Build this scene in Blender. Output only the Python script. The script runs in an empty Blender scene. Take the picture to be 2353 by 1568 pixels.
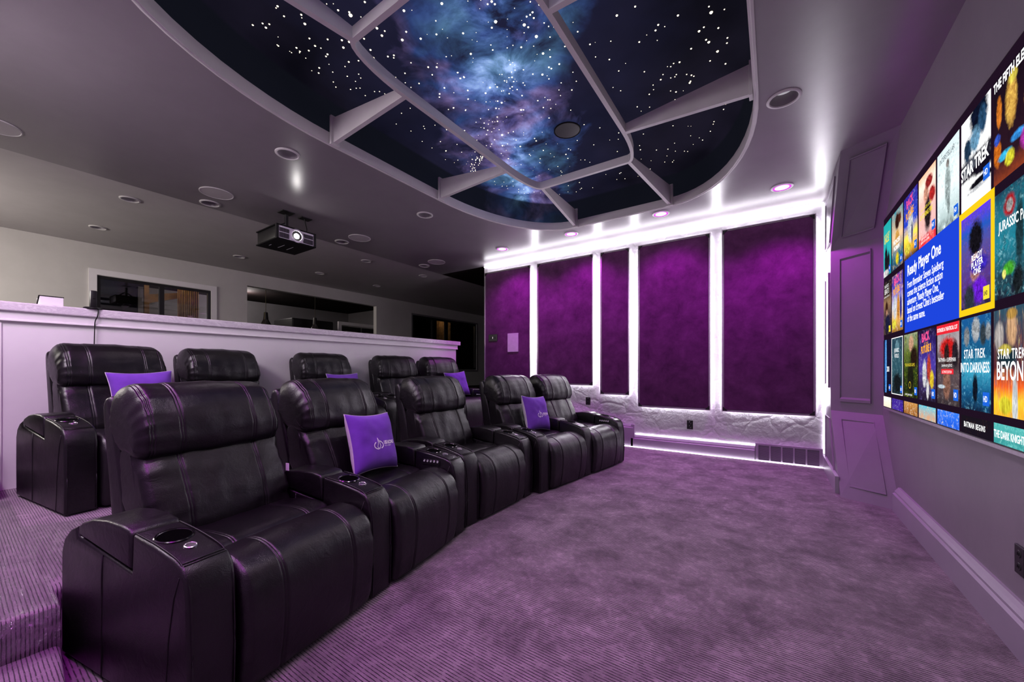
import bpy, bmesh, math, random
from mathutils import Vector, Matrix, noise
random.seed(7)
SC = bpy.context.scene
COL = SC.collection
PI = math.pi

# ------------------------------------------------------------------ materials
class NT:
    def __init__(s, name):
        s.m = bpy.data.materials.new(name); s.m.use_nodes = True
        s.t = s.m.node_tree; s.n = s.t.nodes; s.l = s.t.links
        for x in list(s.n): s.n.remove(x)
        s.out = s.n.new('ShaderNodeOutputMaterial')
    def add(s, typ, **kw):
        nd = s.n.new(typ)
        for k, v in kw.items():
            if k.startswith('i_'):
                nd.inputs[k[2:].replace('_', ' ')].default_value = v
            else: setattr(nd, k, v)
        return nd
    def link(s, a, b): s.l.new(a, b)
    def surf(s, sock): s.l.new(sock, s.out.inputs['Surface'])
    def pos(s):
        return s.add('ShaderNodeNewGeometry').outputs['Position']
    def objc(s):
        return s.add('ShaderNodeTexCoord').outputs['Object']
    def uv(s):
        return s.add('ShaderNodeTexCoord').outputs['UV']
    def noise(s, vec, scale, detail=3, rough=.5, dist=0.0):
        nd = s.add('ShaderNodeTexNoise'); nd.inputs['Scale'].default_value = scale
        nd.inputs['Detail'].default_value = detail; nd.inputs['Roughness'].default_value = rough
        nd.inputs['Distortion'].default_value = dist
        if vec is not None: s.link(vec, nd.inputs['Vector'])
        return nd
    def ramp(s, fac, stops, interp='LINEAR'):
        nd = s.add('ShaderNodeValToRGB'); cr = nd.color_ramp; cr.interpolation = interp
        while len(cr.elements) > 1: cr.elements.remove(cr.elements[-1])
        for i, (p, c) in enumerate(stops):
            e = cr.elements[0] if i == 0 else cr.elements.new(p)
            e.position = p; e.color = (c[0], c[1], c[2], 1)
        if fac is not None: s.link(fac, nd.inputs['Fac'])
        return nd.outputs['Color']
    def math(s, op, a, b=None, c=None, clamp=False):
        nd = s.add('ShaderNodeMath'); nd.operation = op; nd.use_clamp = clamp
        for i, v in enumerate((a, b, c)):
            if v is None: continue
            if isinstance(v, (int, float)): nd.inputs[i].default_value = v
            else: s.link(v, nd.inputs[i])
        return nd.outputs[0]
    def mix(s, fac, a, b, mode='MIX'):
        nd = s.add('ShaderNodeMix'); nd.data_type = 'RGBA'; nd.blend_type = mode
        for sock, v in ((nd.inputs[0], fac), (nd.inputs[6], a), (nd.inputs[7], b)):
            if isinstance(v, (int, float)): sock.default_value = v
            elif isinstance(v, (tuple, list)): sock.default_value = (v[0], v[1], v[2], 1)
            else: s.link(v, sock)
        return nd.outputs[2]
    def mapping(s, vec, scale=(1, 1, 1), rot=(0, 0, 0), loc=(0, 0, 0)):
        nd = s.add('ShaderNodeMapping'); nd.inputs['Scale'].default_value = scale
        nd.inputs['Rotation'].default_value = rot; nd.inputs['Location'].default_value = loc
        s.link(vec, nd.inputs['Vector']); return nd.outputs['Vector']
    def sep(s, vec):
        nd = s.add('ShaderNodeSeparateXYZ'); s.link(vec, nd.inputs[0]); return nd.outputs
    def bump(s, h, strength=.3, dist=.01):
        nd = s.add('ShaderNodeBump'); nd.inputs['Strength'].default_value = strength
        nd.inputs['Distance'].default_value = dist; s.link(h, nd.inputs['Height']); return nd.outputs['Normal']
    def bsdf(s, color=(.5, .5, .5), rough=.5, metal=0, spec=.5, normal=None, emis=None, estr=0, sheen=0, coat=0):
        nd = s.add('ShaderNodeBsdfPrincipled')
        if isinstance(color, (tuple, list)): nd.inputs['Base Color'].default_value = (color[0], color[1], color[2], 1)
        else: s.link(color, nd.inputs['Base Color'])
        if isinstance(rough, (int, float)): nd.inputs['Roughness'].default_value = rough
        else: s.link(rough, nd.inputs['Roughness'])
        nd.inputs['Metallic'].default_value = metal
        nd.inputs['Specular IOR Level'].default_value = spec
        nd.inputs['Sheen Weight'].default_value = sheen
        nd.inputs['Coat Weight'].default_value = coat
        if normal is not None: s.link(normal, nd.inputs['Normal'])
        if emis is not None:
            if isinstance(emis, (tuple, list)): nd.inputs['Emission Color'].default_value = (emis[0], emis[1], emis[2], 1)
            else: s.link(emis, nd.inputs['Emission Color'])
            nd.inputs['Emission Strength'].default_value = estr
        return nd

def mat(name, color, rough=.5, metal=0, spec=.5, nscale=0, namp=.0, bscale=0, bstr=.1, bdist=.002, sheen=0, coat=0):
    """procedural principled material: colour varied by noise, with a noise bump"""
    t = NT(name); p = t.objc(); c = color; nrm = None
    if nscale:
        n = t.noise(p, nscale, 4, .6)
        lo = tuple(max(0, v * (1 - namp)) for v in color); hi = tuple(v * (1 + namp) for v in color)
        c = t.ramp(n.outputs['Fac'], [(.3, lo), (.7, hi)])
    if bscale:
        nb = t.noise(p, bscale, 4, .6); nrm = t.bump(nb.outputs['Fac'], bstr, bdist)
    b = t.bsdf(c, rough, metal, spec, nrm, sheen=sheen, coat=coat); t.surf(b.outputs[0]); return t.m

def emat(name, color, strength):
    t = NT(name); e = t.add('ShaderNodeEmission'); e.inputs[0].default_value = (*color, 1); e.inputs[1].default_value = strength
    t.surf(e.outputs[0]); return t.m

M = {}
def build_materials():
    M['ceiling'] = mat('ceiling_paint', (.26, .235, .255), .30, 0, .42, 3, .05, 26, .05, .006)
    M['ceiling_back'] = mat('ceiling_back_paint', (.50, .47, .48), .6, 0, .3, 3, .04)
    M['wall_back'] = mat('wall_back_paint', (.62, .60, .58), .7, 0, .3, 3, .04)
    M['dark'] = mat('unlit_room_black', (.018, .012, .012), .9, 0, .1, 4, .2)  # unlit gloom of the outer rooms put into the colour
    M['wall_screen'] = mat('wall_screen_paint', (.26, .225, .26), .42, 0, .35, 2.5, .06, 9, .12, .01)
    M['pillar'] = mat('pillar_paint', (.23, .20, .24), .5, 0, .3, 3, .05)
    M['base'] = mat('baseboard_paint', (.36, .31, .38), .38, 0, .4, 3, .05)
    M['white'] = mat('white_paint', (.84, .81, .83), .42, 0, .4, 3, .03)
    M['lip'] = mat('skylight_paint', (.58, .56, .555), .5, 0, .3, 4, .05)
    # hand-trowelled plaster of the far wall
    t = NT('far_wall_plaster'); p = t.pos()
    n1 = t.noise(p, 2.4, 4, .5, .5); n2 = t.noise(p, 11, 4, .6, .3)
    v = t.add('ShaderNodeTexVoronoi'); v.feature = 'DISTANCE_TO_EDGE'; v.inputs['Scale'].default_value = 4.5
    t.link(t.mix(.22, p, n1.outputs['Color']), v.inputs['Vector'])
    edge = t.math('MULTIPLY', t.math('SMOOTH_MIN', v.outputs['Distance'], .12, .05), 2.2)
    h = t.math('ADD', t.math('ADD', n1.outputs['Fac'], t.math('MULTIPLY', n2.outputs['Fac'], .55)), edge)
    b = t.bsdf((.60, .58, .61), .36, 0, .5, t.bump(h, .75, .03)); t.surf(b.outputs[0]); M['plaster'] = t.m
    # ribbed carpet, ribs across the room
    def carpet(name, a, bcol, per=.0185):
        t = NT(name); p = t.pos(); x, y, z = t.sep(p)
        nz = t.noise(t.mapping(p, (18, 60, 30)), 1.0, 3, .7)
        big = t.noise(p, 4.2, 6, .7, .3); fine = t.noise(p, 420, 2, .6)
        ph = t.math('ADD', t.math('MULTIPLY', t.math('ADD', y, 0.0), 2 * PI / per), t.math('MULTIPLY', nz.outputs['Fac'], 2.6))
        w = t.math('ADD', t.math('MULTIPLY', t.math('SINE', ph), .5), .5)
        groove = t.math('SMOOTHSTEP', w, .05, .55) if False else t.math('MULTIPLY', t.math('SUBTRACT', w, .04), 4.2, None, True)
        broken = t.noise(t.mapping(p, (30, 26, 26)), 1.0, 2, .5)
        gmask = t.math('MULTIPLY', t.math('SUBTRACT', broken.outputs['Fac'], .30), 5.0, None, True)
        g2 = t.math('SUBTRACT', 1.0, t.math('MULTIPLY', t.math('SUBTRACT', 1.0, groove), gmask))
        base = t.ramp(big.outputs['Fac'], [(.30, a), (.50, tuple((i * .45 + j * .55) for i, j in zip(a, bcol))), (.64, bcol)])
        base = t.mix(t.math('MULTIPLY', t.math('SUBTRACT', 1.0, fine.outputs['Fac']), .9), base, tuple(v * .35 for v in a))
        colr = t.mix(g2, tuple(v * .14 for v in a), base)
        hh = t.math('ADD', g2, t.math('MULTIPLY', fine.outputs['Fac'], .6))
        bs = t.bsdf(colr, .95, 0, .08, t.bump(hh, .8, .006), sheen=.25); t.surf(bs.outputs[0]); return t.m
    M['carpet'] = carpet('ribbed_carpet', (.17, .12, .158), (.64, .50, .59), .0128)
    M['carpet_step'] = carpet('ribbed_carpet_platform', (.36, .27, .34), (.60, .46, .56), .0100)
    # leather
    t = NT('black_leather'); p = t.objc()
    v = t.add('ShaderNodeTexVoronoi'); v.inputs['Scale'].default_value = 420; t.link(p, v.inputs['Vector'])
    n = t.noise(p, 22, 4, .6, .8)
    h = t.math('ADD', t.math('MULTIPLY', v.outputs['Distance'], .25), t.math('MULTIPLY', n.outputs['Fac'], 1.6))
    col = t.ramp(n.outputs['Fac'], [(.3, (.005, .004, .005)), (.7, (.010, .008, .010))])
    r = t.ramp(t.noise(p, 8, 3).outputs['Fac'], [(.3, (.28,) * 3), (.7, (.38,) * 3)])
    b = t.bsdf(col, r, 0, .62, t.bump(h, .30, .0042)); t.surf(b.outputs[0]); M['leather'] = t.m
    M['seam'] = mat('leather_piping', (.012, .010, .012), .4, 0, .5, 60, .2)
    M['black'] = mat('black_plastic', (.012, .011, .012), .38, 0, .5, 40, .15)
    M['blackm'] = mat('black_matt', (.008, .007, .008), .8, 0, .2, 40, .15)
    M['cup_shade'] = mat('cup_shade_black', (.0012, .001, .0012), .9, 0, .02, 40, .2)
    M['metal'] = mat('brushed_metal', (.62, .58, .62), .28, 1, .5, 60, .08)
    M['cup'] = mat('dark_metal', (.10, .09, .10), .18, 1, .5, 60, .1)
    M['alu'] = mat('panel_edge_metal', (.55, .50, .55), .34, .6, .5, 50, .1)
    # velvet
    t = NT('purple_velvet'); p = t.pos()
    n = t.noise(p, 4.5, 7, .7, .25); f = t.noise(p, 160, 2, .6)
    col = t.ramp(n.outputs['Fac'], [(.26, (.065, .016, .062)), (.5, (.115, .030, .11)), (.72, (.17, .05, .165))])
    b = t.bsdf(col, .95, 0, .1, t.bump(f.outputs['Fac'], .3, .002), sheen=.3); t.surf(b.outputs[0]); M['velvet'] = t.m
    # cushions
    def cloth(name, c):
        t = NT(name); p = t.objc(); f = t.noise(p, 350, 2, .6); n = t.noise(p, 9, 4, .6)
        col = t.ramp(n.outputs['Fac'], [(.3, tuple(v * .8 for v in c)), (.7, c)])
        h = t.math('ADD', f.outputs['Fac'], t.math('MULTIPLY', n.outputs['Fac'], 2.0))
        b = t.bsdf(col, .85, 0, .15, t.bump(h, .25, .003), sheen=.15); t.surf(b.outputs[0]); return t.m
    M['purple'] = cloth('purple_cotton', (.215, .075, .52)); M['palecloth'] = cloth('pale_cotton', (.70, .62, .74))
    M['print'] = mat('white_print', (.95, .92, .96), .7, 0, .2, 80, .04)
    # marble
    t = NT('veined_marble'); p = t.pos()
    n = t.noise(t.mapping(p, (6, 2.0, 6)), 2.2, 6, .7, 2.2)
    col = t.ramp(n.outputs['Fac'], [(.40, (.82, .77, .82)), (.50, (.66, .60, .67)), (.56, (.80, .75, .80))])
    b = t.bsdf(col, .25, 0, .5); t.surf(b.outputs[0]); M['marble'] = t.m
    M['led'] = emat('white_led', (.95, .93, 1.0), 6)
    M['led_soft'] = emat('white_led_panel', (.95, .93, 1.0), 40)
    M['led_floor'] = emat('white_led_floor', (.96, .93, 1.0), 8)
    M['magenta_led'] = emat('magenta_led', (.72, .04, .95), 20)
    M['lamp_magenta'] = emat('lamp_magenta', (1.0, .55, 1.0), 1.7); M['lamp_rim'] = emat('lamp_magenta_rim', (.85, .05, 1.0), 1.3)
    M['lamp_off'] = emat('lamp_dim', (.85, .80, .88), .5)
    M['lens'] = emat('projector_lens_light', (1.0, .97, .95), 95)
    M['fibre'] = emat('fibre_star_light', (1.0, .88, .60), 3.2)
    M['bulb_tip'] = emat('control_button_light', (.85, .72, .92), .38)
    M['pane'] = None
    # dark reflective glazing
    t = NT('window_glass'); b = t.add('ShaderNodeBsdfGlass'); b.inputs['IOR'].default_value = 1.1; b.inputs['Roughness'].default_value = 0
    tr = t.add('ShaderNodeBsdfTransparent'); gl = t.add('ShaderNodeBsdfGlossy'); gl.inputs['Roughness'].default_value = .02
    nz = t.noise(t.pos(), 2, 2); fr = t.math('ADD', t.math('MULTIPLY', nz.outputs['Fac'], .04), .08)
    mx = t.add('ShaderNodeMixShader'); t.link(fr, mx.inputs[0]); t.link(tr.outputs[0], mx.inputs[1]); t.link(gl.outputs[0], mx.inputs[2])
    t.surf(mx.outputs[0]); M['pane'] = t.m
    # clear protective film
    t = NT('clear_film'); p = t.pos()
    n = t.noise(t.mapping(p, (3, 16, 8), (0, 0, .5)), 2.4, 5, .65, 1.6); n2 = t.noise(p, 34, 3, .6, 1.2)
    h = t.math('ADD', n.outputs['Fac'], t.math('MULTIPLY', n2.outputs['Fac'], .45))
    gl = t.add('ShaderNodeBsdfGlossy'); gl.inputs['Roughness'].default_value = .27; t.link(t.bump(h, 1.0, .035), gl.inputs['Normal'])
    tr = t.add('ShaderNodeBsdfTransparent'); mx = t.add('ShaderNodeMixShader')
    fac = t.math('ADD', t.math('MULTIPLY', t.math('POWER', n.outputs['Fac'], 2.0), .7), .12)
    t.link(fac, mx.inputs[0]); t.link(tr.outputs[0], mx.inputs[1]); t.link(gl.outputs[0], mx.inputs[2]); t.surf(mx.outputs[0]); M['film'] = t.m
    # night-sky ceiling print
    t = NT('night_sky_print'); p = t.pos(); x, y, z = t.sep(p)
    nw = t.noise(p, 1.7, 5, .6, .6); nf = t.noise(p, 2.9, 7, .62, .5); nd2 = t.noise(p, 1.1, 3, .5)
    # distance from the line of the milky way running through the panel
    ax, ay, bx_, by_ = -1.15, 1.2, -2.45, 3.75
    L = math.hypot(bx_ - ax, by_ - ay); nx, ny = (by_ - ay) / L, -(bx_ - ax) / L
    dist = t.math('ADD', t.math('ADD', t.math('MULTIPLY', x, nx), t.math('MULTIPLY', y, ny)), -(ax * nx + ay * ny))
    dist = t.math('ADD', dist, t.math('MULTIPLY', t.math('SUBTRACT', nw.outputs['Fac'], .5), 1.1))
    band = t.math('SUBTRACT', 1.0, t.math('DIVIDE', t.math('ABSOLUTE', dist), .62), None, True)
    halo = t.math('SUBTRACT', 1.0, t.math('DIVIDE', t.math('ABSOLUTE', dist), 1.35), None, True)
    den = t.math('MULTIPLY', band, t.math('MULTIPLY', t.math('SUBTRACT', nf.outputs['Fac'], .34), 3.4, None, True), None, True)
    base = t.ramp(nd2.outputs['Fac'], [(.35, (.003, .003, .006)), (.6, (.009, .008, .016))])
    base = t.mix(t.math('MULTIPLY', halo, .7), base, (.016, .018, .050))
    hue = t.ramp(t.noise(p, 1.6, 3, .5, .4).outputs['Fac'], [(.36, (.10, .26, .42)), (.5, (.06, .14, .42)), (.60, (.30, .22, .48)), (.7, (.12, .11, .36))])
    hue = t.mix(t.math('POWER', den, 2.8), hue, (.34, .48, .76))
    col = t.mix(den, base, hue)
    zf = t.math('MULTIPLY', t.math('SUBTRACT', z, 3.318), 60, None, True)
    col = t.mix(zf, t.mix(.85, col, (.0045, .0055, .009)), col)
    b = t.bsdf(col, .9, 0, .06, None, col, 1.15); t.surf(b.outputs[0]); M['sky'] = t.m
    M['wood'] = mat('warm_timber', (.10, .055, .022), .6, 0, .3, 7, .5)
    M['curtain'] = mat('tan_curtain', (.16, .10, .05), .8, 0, .2, 10, .3)
    M['greyroom'] = mat('grey_room_paint', (.20, .19, .20), .8, 0, .2, 3, .05)
    M['pgrey'] = mat('projector_grille', (.62, .57, .66), .45, 0, .5, 60, .1)
    M['paper'] = mat('pale_plate', (.58, .48, .62), .6, 0, .3, 20, .05)
    M['glassdark'] = mat('smoked_glass', (.05, .045, .05), .1, 0, .6, 10, .2)

# ------------------------------------------------------------------ mesh helpers
class MB:
    def __init__(s): s.b = bmesh.new(); s.uvl = None
    def box(s, x0, x1, y0, y1, z0, z1):
        v = [s.b.verts.new((x, y, z)) for x in (x0, x1) for y in (y0, y1) for z in (z0, z1)]
        for f in ((0, 1, 3, 2), (4, 6, 7, 5), (0, 4, 5, 1), (2, 3, 7, 6), (0, 2, 6, 4), (1, 5, 7, 3)):
            s.b.faces.new([v[i] for i in f])
        return s
    def rbox(s, x0, x1, y0, y1, z0, z1, r=.005, seg=2):
        b2 = MB().box(x0, x1, y0, y1, z0, z1)
        bmesh.ops.bevel(b2.b, geom=b2.b.edges[:], offset=r, segments=seg, affect='EDGES', profile=.5)
        s.merge(b2); return s
    def merge(s, o, mtx=None):
        me = bpy.data.meshes.new('tmp'); o.b.to_mesh(me)
        if mtx is not None: me.transform(mtx)
        s.b.from_mesh(me); bpy.data.meshes.remove(me); return s
    def poly(s, pts):
        s.b.faces.new([s.b.verts.new(p) for p in pts]); return s
    def prism(s, pts2, axis, a, b, bev=0, seg=3):
        """closed 2-D outline (u,v) swept along an axis: 'y' -> (u,y,v), 'x' -> (x,u,v), 'z' -> (u,v,z)"""
        t = MB()
        def P(u, v, w): return {'y': (u, w, v), 'x': (w, u, v), 'z': (u, v, w)}[axis]
        A = [t.b.verts.new(P(u, v, a)) for u, v in pts2]; B = [t.b.verts.new(P(u, v, b)) for u, v in pts2]
        n = len(pts2)
        t.b.faces.new(A); t.b.faces.new(list(reversed(B)))
        for i in range(n): t.b.faces.new((A[i], B[i], B[(i + 1) % n], A[(i + 1) % n]))
        bmesh.ops.recalc_face_normals(t.b, faces=t.b.faces[:])
        if bev:
            cap = [e for e in t.b.edges if any(len(f.verts) == n for f in e.link_faces)]
            bmesh.ops.bevel(t.b, geom=cap, offset=bev, segments=seg, affect='EDGES', profile=.5, clamp_overlap=True)
        s.merge(t); return s
    def tube(s, pts, r, n=8, closed=False, cap=True):
        pts = [Vector(p) for p in pts]; N = len(pts); rings = []
        up = Vector((0, 0, 1))
        for i, p in enumerate(pts):
            if closed: d = pts[(i + 1) % N] - pts[i - 1]
            else: d = pts[min(i + 1, N - 1)] - pts[max(i - 1, 0)]
            d.normalize(); a = d.cross(up)
            if a.length < 1e-4: a = d.cross(Vector((1, 0, 0)))
            a.normalize(); c = a.cross(d)
            rings.append([s.b.verts.new(p + a * r * math.cos(2 * PI * k / n) + c * r * math.sin(2 * PI * k / n)) for k in range(n)])
        for i in range(N if closed else N - 1):
            A, B = rings[i], rings[(i + 1) % N]
            for k in range(n): s.b.faces.new((A[k], A[(k + 1) % n], B[(k + 1) % n], B[k]))
        if cap and not closed:
            s.b.faces.new(list(reversed(rings[0]))); s.b.faces.new(rings[-1])
        return s
    def lathe(s, prof, center=(0, 0, 0), n=32, mtx=None):
        """profile of (radius, z) revolved about z"""
        t = MB(); rings = []
        for r, z in prof:
            if r < 1e-6: rings.append([t.b.verts.new((0, 0, z))])
            else: rings.append([t.b.verts.new((r * math.cos(2 * PI * k / n), r * math.sin(2 * PI * k / n), z)) for k in range(n)])
        for A, B in zip(rings, rings[1:]):
            for k in range(n):
                q = [A[k % len(A)], A[(k + 1) % len(A)], B[(k + 1) % len(B)], B[k % len(B)]]
                q2 = []
                for v in q:
                    if v not in q2: q2.append(v)
                if len(q2) > 2: t.b.faces.new(q2)
        m = Matrix.Translation(center)
        if mtx is not None: m = m @ mtx
        s.merge(t, m); return s
    def strip(s, loops, closed=True):
        """quads between successive vertex loops of equal length"""
        R = [[s.b.verts.new(p) for p in lp] for lp in loops]; n = len(R[0])
        for A, B in zip(R, R[1:]):
            for k in range(n if closed else n - 1):
                s.b.faces.new((A[k], A[(k + 1) % n], B[(k + 1) % n], B[k]))
        return R
    def build(s, name, m, parent=None, smooth=False, loc=None, auto=None):
        bmesh.ops.recalc_face_normals(s.b, faces=s.b.faces[:])
        me = bpy.data.meshes.new(name); s.b.to_mesh(me); s.b.free()
        for mm in (m if isinstance(m, list) else [m]): me.materials.append(mm)
        o = bpy.data.objects.new(name, me); COL.objects.link(o)
        if smooth:
            for p in me.polygons: p.use_smooth = True
            if auto is not None: me.set_sharp_from_angle(angle=math.radians(auto))
        if parent is not None: o.parent = parent
        if loc is not None: o.location = loc
        return o

def tag(o, label=None, cat=None, group=None, kind=None):
    if label: o['label'] = label
    if cat: o['category'] = cat
    if group: o['group'] = group
    if kind: o['kind'] = kind
    return o
def thing(name, label, cat, loc=(0, 0, 0), rz=0, group=None):
    o = bpy.data.objects.new(name, None); COL.objects.link(o); o.empty_display_size = .1
    o.location = loc; o.rotation_euler = (0, 0, rz); return tag(o, label, cat, group)
def struct(o, label=None): o['kind'] = 'structure'; return o
def copy_tree(o, parent=None):
    c = o.copy(); COL.objects.link(c)
    if parent is not None: c.parent = parent
    for ch in list(o.children): copy_tree(ch, c)
    return c

def catmull(pts, closed=True, sub=5):
    out = []; n = len(pts)
    for i in range(n if closed else n - 1):
        if closed: p0, p1, p2, p3 = pts[i - 1], pts[i], pts[(i + 1) % n], pts[(i + 2) % n]
        else: p0, p1, p2, p3 = pts[max(i - 1, 0)], pts[i], pts[i + 1], pts[min(i + 2, n - 1)]
        for k in range(sub):
            t = k / sub; t2, t3 = t * t, t * t * t
            out.append(tuple(.5 * (2 * b + (c - a) * t + (2 * a - 5 * b + 4 * c - d) * t2 + (3 * b - a - 3 * c + d) * t3) for a, b, c, d in zip(p0, p1, p2, p3)))
    if not closed: out.append(tuple(pts[-1]))
    return out

_txt = {}
def text_mesh(body, size, mtx, align='LEFT', sx=1.0, bold=0.0, space=1.0, line=1.0, width=None):
    """lettering as flat mesh geometry laid out with the built-in font; returns an MB"""
    cu = bpy.data.curves.new('txt', 'FONT'); cu.body = body; cu.size = size; cu.align_x = align; cu.offset = bold
    cu.space_character = space; cu.space_line = line; cu.resolution_u = 3; cu.fill_mode = 'FRONT'
    ob = bpy.data.objects.new('txt', cu); COL.objects.link(ob)
    dg = bpy.context.evaluated_depsgraph_get()
    me = bpy.data.meshes.new_from_object(ob.evaluated_get(dg))
    if width: xs = [v.co.x for v in me.vertices]; sx = width / (max(xs) - min(xs))
    me.transform(mtx @ Matrix.Diagonal((sx, 1, 1, 1)))
    t = MB(); t.b.from_mesh(me)
    bpy.data.objects.remove(ob); bpy.data.curves.remove(cu); bpy.data.meshes.remove(me)
    return t

build_materials()
# ------------------------------------------------------------------ the room shell
ZC = 2.99            # theatre ceiling
YN, YF = -.60, 5.54  # near and far walls
XS = .812            # screen wall
XL = -5.45           # edge of the theatre ceiling
XH = -4.50           # face of the half wall
ZP = .25            # seating platform
YB, YT = 2.47, 2.21  # skylight centre and half length

def superring(cx, cy, x_flat, hx, y_flat, hy, n=14):
    """rounded outline with elliptical corners; straight runs of half length x_flat / y_flat"""
    pts = []
    for sx, sy, a0 in ((1, 1, 0), (-1, 1, PI / 2), (-1, -1, PI), (1, -1, 3 * PI / 2)):
        for k in range(n + 1):
            a = a0 + k / n * PI / 2
            pts.append((cx + sx * x_flat + (hx - x_flat) * math.cos(a), cy + sy * y_flat + (hy - y_flat) * math.sin(a)))
    return pts
OX = -1.5875
OUT = superring(OX, YB, .585, 1.4725, .645, YT)
def ring_off(d): return superring(OX, YB, .585, 1.4725 + d, .645, YT + d)

LIGHTS = [(.058, 3.28, 1.05), (-3.52, 1.685, 1), (-3.52, 3.288, 1), (-5.29, 1.69, 1), (-5.27, 3.29, 1), (-5.25, 4.89, 1)]
BACKL = [(-5.90, 1.15), (-7.42, 1.14), (-7.38, 2.76), (-5.85, 4.11), (-7.34, 4.12), (-7.39, 5.46), (-5.83, 5.40)]
def circ(x, y, r, n=32): return [(x + r * math.cos(2 * PI * k / n), y + r * math.sin(2 * PI * k / n)) for k in range(n)]
def plane_with_hole(z, rect, holes):
    b = MB(); x0, x1, y0, y1 = rect
    A = [b.b.verts.new(p) for p in ((x0, y0, z), (x1, y0, z), (x1, y1, z), (x0, y1, z))]
    ed = [b.b.edges.new((A[i], A[(i + 1) % 4])) for i in range(4)]
    for hole in holes:
        H = [b.b.verts.new((x, y, z)) for x, y in hole]
        ed += [b.b.edges.new((H[i], H[(i + 1) % len(H)])) for i in range(len(H))]
    bmesh.ops.triangle_fill(b.b, use_beauty=True, use_dissolve=False, edges=ed)
    return b
def flat(f):
    for p in f.data.polygons: p.use_smooth = False
    return f
struct(plane_with_hole(ZC, (XL, XS + .1, YN, YF), [OUT] + [circ(x, y, .086 * s) for x, y, s in LIGHTS]).build('ceiling', M['ceiling']))
struct(plane_with_hole(ZC, (-8.6, XL, -1.4, 12.2), [circ(x, y, .086 * .9) for x, y in BACKL]).build('ceiling_back', M['ceiling_back']))
struct(MB().box(-8.7, XS + .2, -1.6, 12.3, 3.42, 3.5).build('ceiling_roof', M['dark']))
b = MB().box(XL, -4.376, YF, 12.2, ZC + .001, ZC + .1); struct(b.build('ceiling_side', M['dark']))  # black colour stands in for an unlit ceiling

# floor and platform
b = MB().box(-2.5, XS + .2, YN, YF + .2, -.1, 0)  .box(-4.8, -2.5, YN, YF + .2, -.1, -.002); struct(b.build('floor', M['carpet']))
edge = [(-2.14, YN), (-2.14, .238), (-2.30, .242), (-2.60, 1.86), (-2.68, 2.47), (-2.62, 3.2), (-2.42, 4.6), (-2.38, YF)]
b = MB().prism(edge + [(-4.8, YF), (-4.8, YN)], 'z', 0.001, ZP, .022, 3)
struct(b.build('floor_platform', M['carpet_step'], smooth=True, auto=50))
b = MB().prism([(-1.70, YN), (-1.70, .205), (-2.15, .236), (-2.15, YN)], 'z', 0.001, .108, .02, 3)
struct(b.build('floor_step_lower', M['carpet_step'], smooth=True, auto=50))
b = MB().prism([(-4.15, YN), (-4.15, .195), (-5.2, .195), (-5.2, YN)], 'z', ZP, ZP + .17, .022, 3)
struct(b.build('floor_step_middle', M['carpet_step'], smooth=True, auto=50))
b = MB().prism([(-4.42, YN), (-4.42, .195), (-5.2, .195), (-5.2, YN)], 'z', ZP + .17, ZP + .34, .022, 3)
struct(b.build('floor_step_upper', M['carpet_step'], smooth=True, auto=50))
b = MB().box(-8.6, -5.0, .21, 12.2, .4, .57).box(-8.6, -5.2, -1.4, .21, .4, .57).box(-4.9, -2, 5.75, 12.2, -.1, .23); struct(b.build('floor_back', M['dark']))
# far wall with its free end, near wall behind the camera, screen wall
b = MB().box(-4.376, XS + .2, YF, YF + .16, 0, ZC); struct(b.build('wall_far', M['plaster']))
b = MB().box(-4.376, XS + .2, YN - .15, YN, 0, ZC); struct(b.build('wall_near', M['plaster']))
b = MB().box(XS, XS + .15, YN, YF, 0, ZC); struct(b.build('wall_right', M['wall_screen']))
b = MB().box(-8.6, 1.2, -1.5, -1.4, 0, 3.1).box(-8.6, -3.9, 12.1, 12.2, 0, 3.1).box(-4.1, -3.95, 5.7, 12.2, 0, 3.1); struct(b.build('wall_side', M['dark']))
# back wall with its three openings
b = MB(); xb = -8.45; ops = [(1.283, 2.712, 2.53), (3.292, 6.231, 2.735), (7.43, 10.25, 2.66)]
y = -1.4
for y0, y1, zt in ops:
    b.box(xb - .12, xb, y, y0, .4, ZC); b.box(xb - .12, xb, y0, y1, zt, ZC); b.box(xb - .12, xb, y0, y1, .4, 1.1); y = y1
b.box(xb - .12, xb, y, 12.2, .4, ZC); struct(b.build('wall_back', M['wall_back']))

# half wall with moulding, pilaster and marble top
b = MB().box(XH - .35, XH, .215, 4.915, 0, 1.513); struct(b.build('wall_half', M['white']))
b = MB().prism([(XH, 1.446), (XH + .024, 1.446), (XH + .026, 1.450), (XH + .024, 1.460), (XH + .019, 1.462), (XH + .019, 1.517), (XH, 1.517)], 'y', .20, 4.935)
struct(b.build('trim_1', M['white']))
b = MB().box(XH, XH + .010, .19, .222, ZP, 1.446).box(XH - .02, XH + .004, .185, .215, ZP, 1.51); struct(b.build('trim_2', M['white']))
b = MB().rbox(XH - .43, XH + .040, .02, 4.99, 1.517, 1.583, .008)
tag(b.build('countertop', M['marble']), 'veined marble countertop lying along the white half wall behind the back row', 'countertop')

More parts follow.
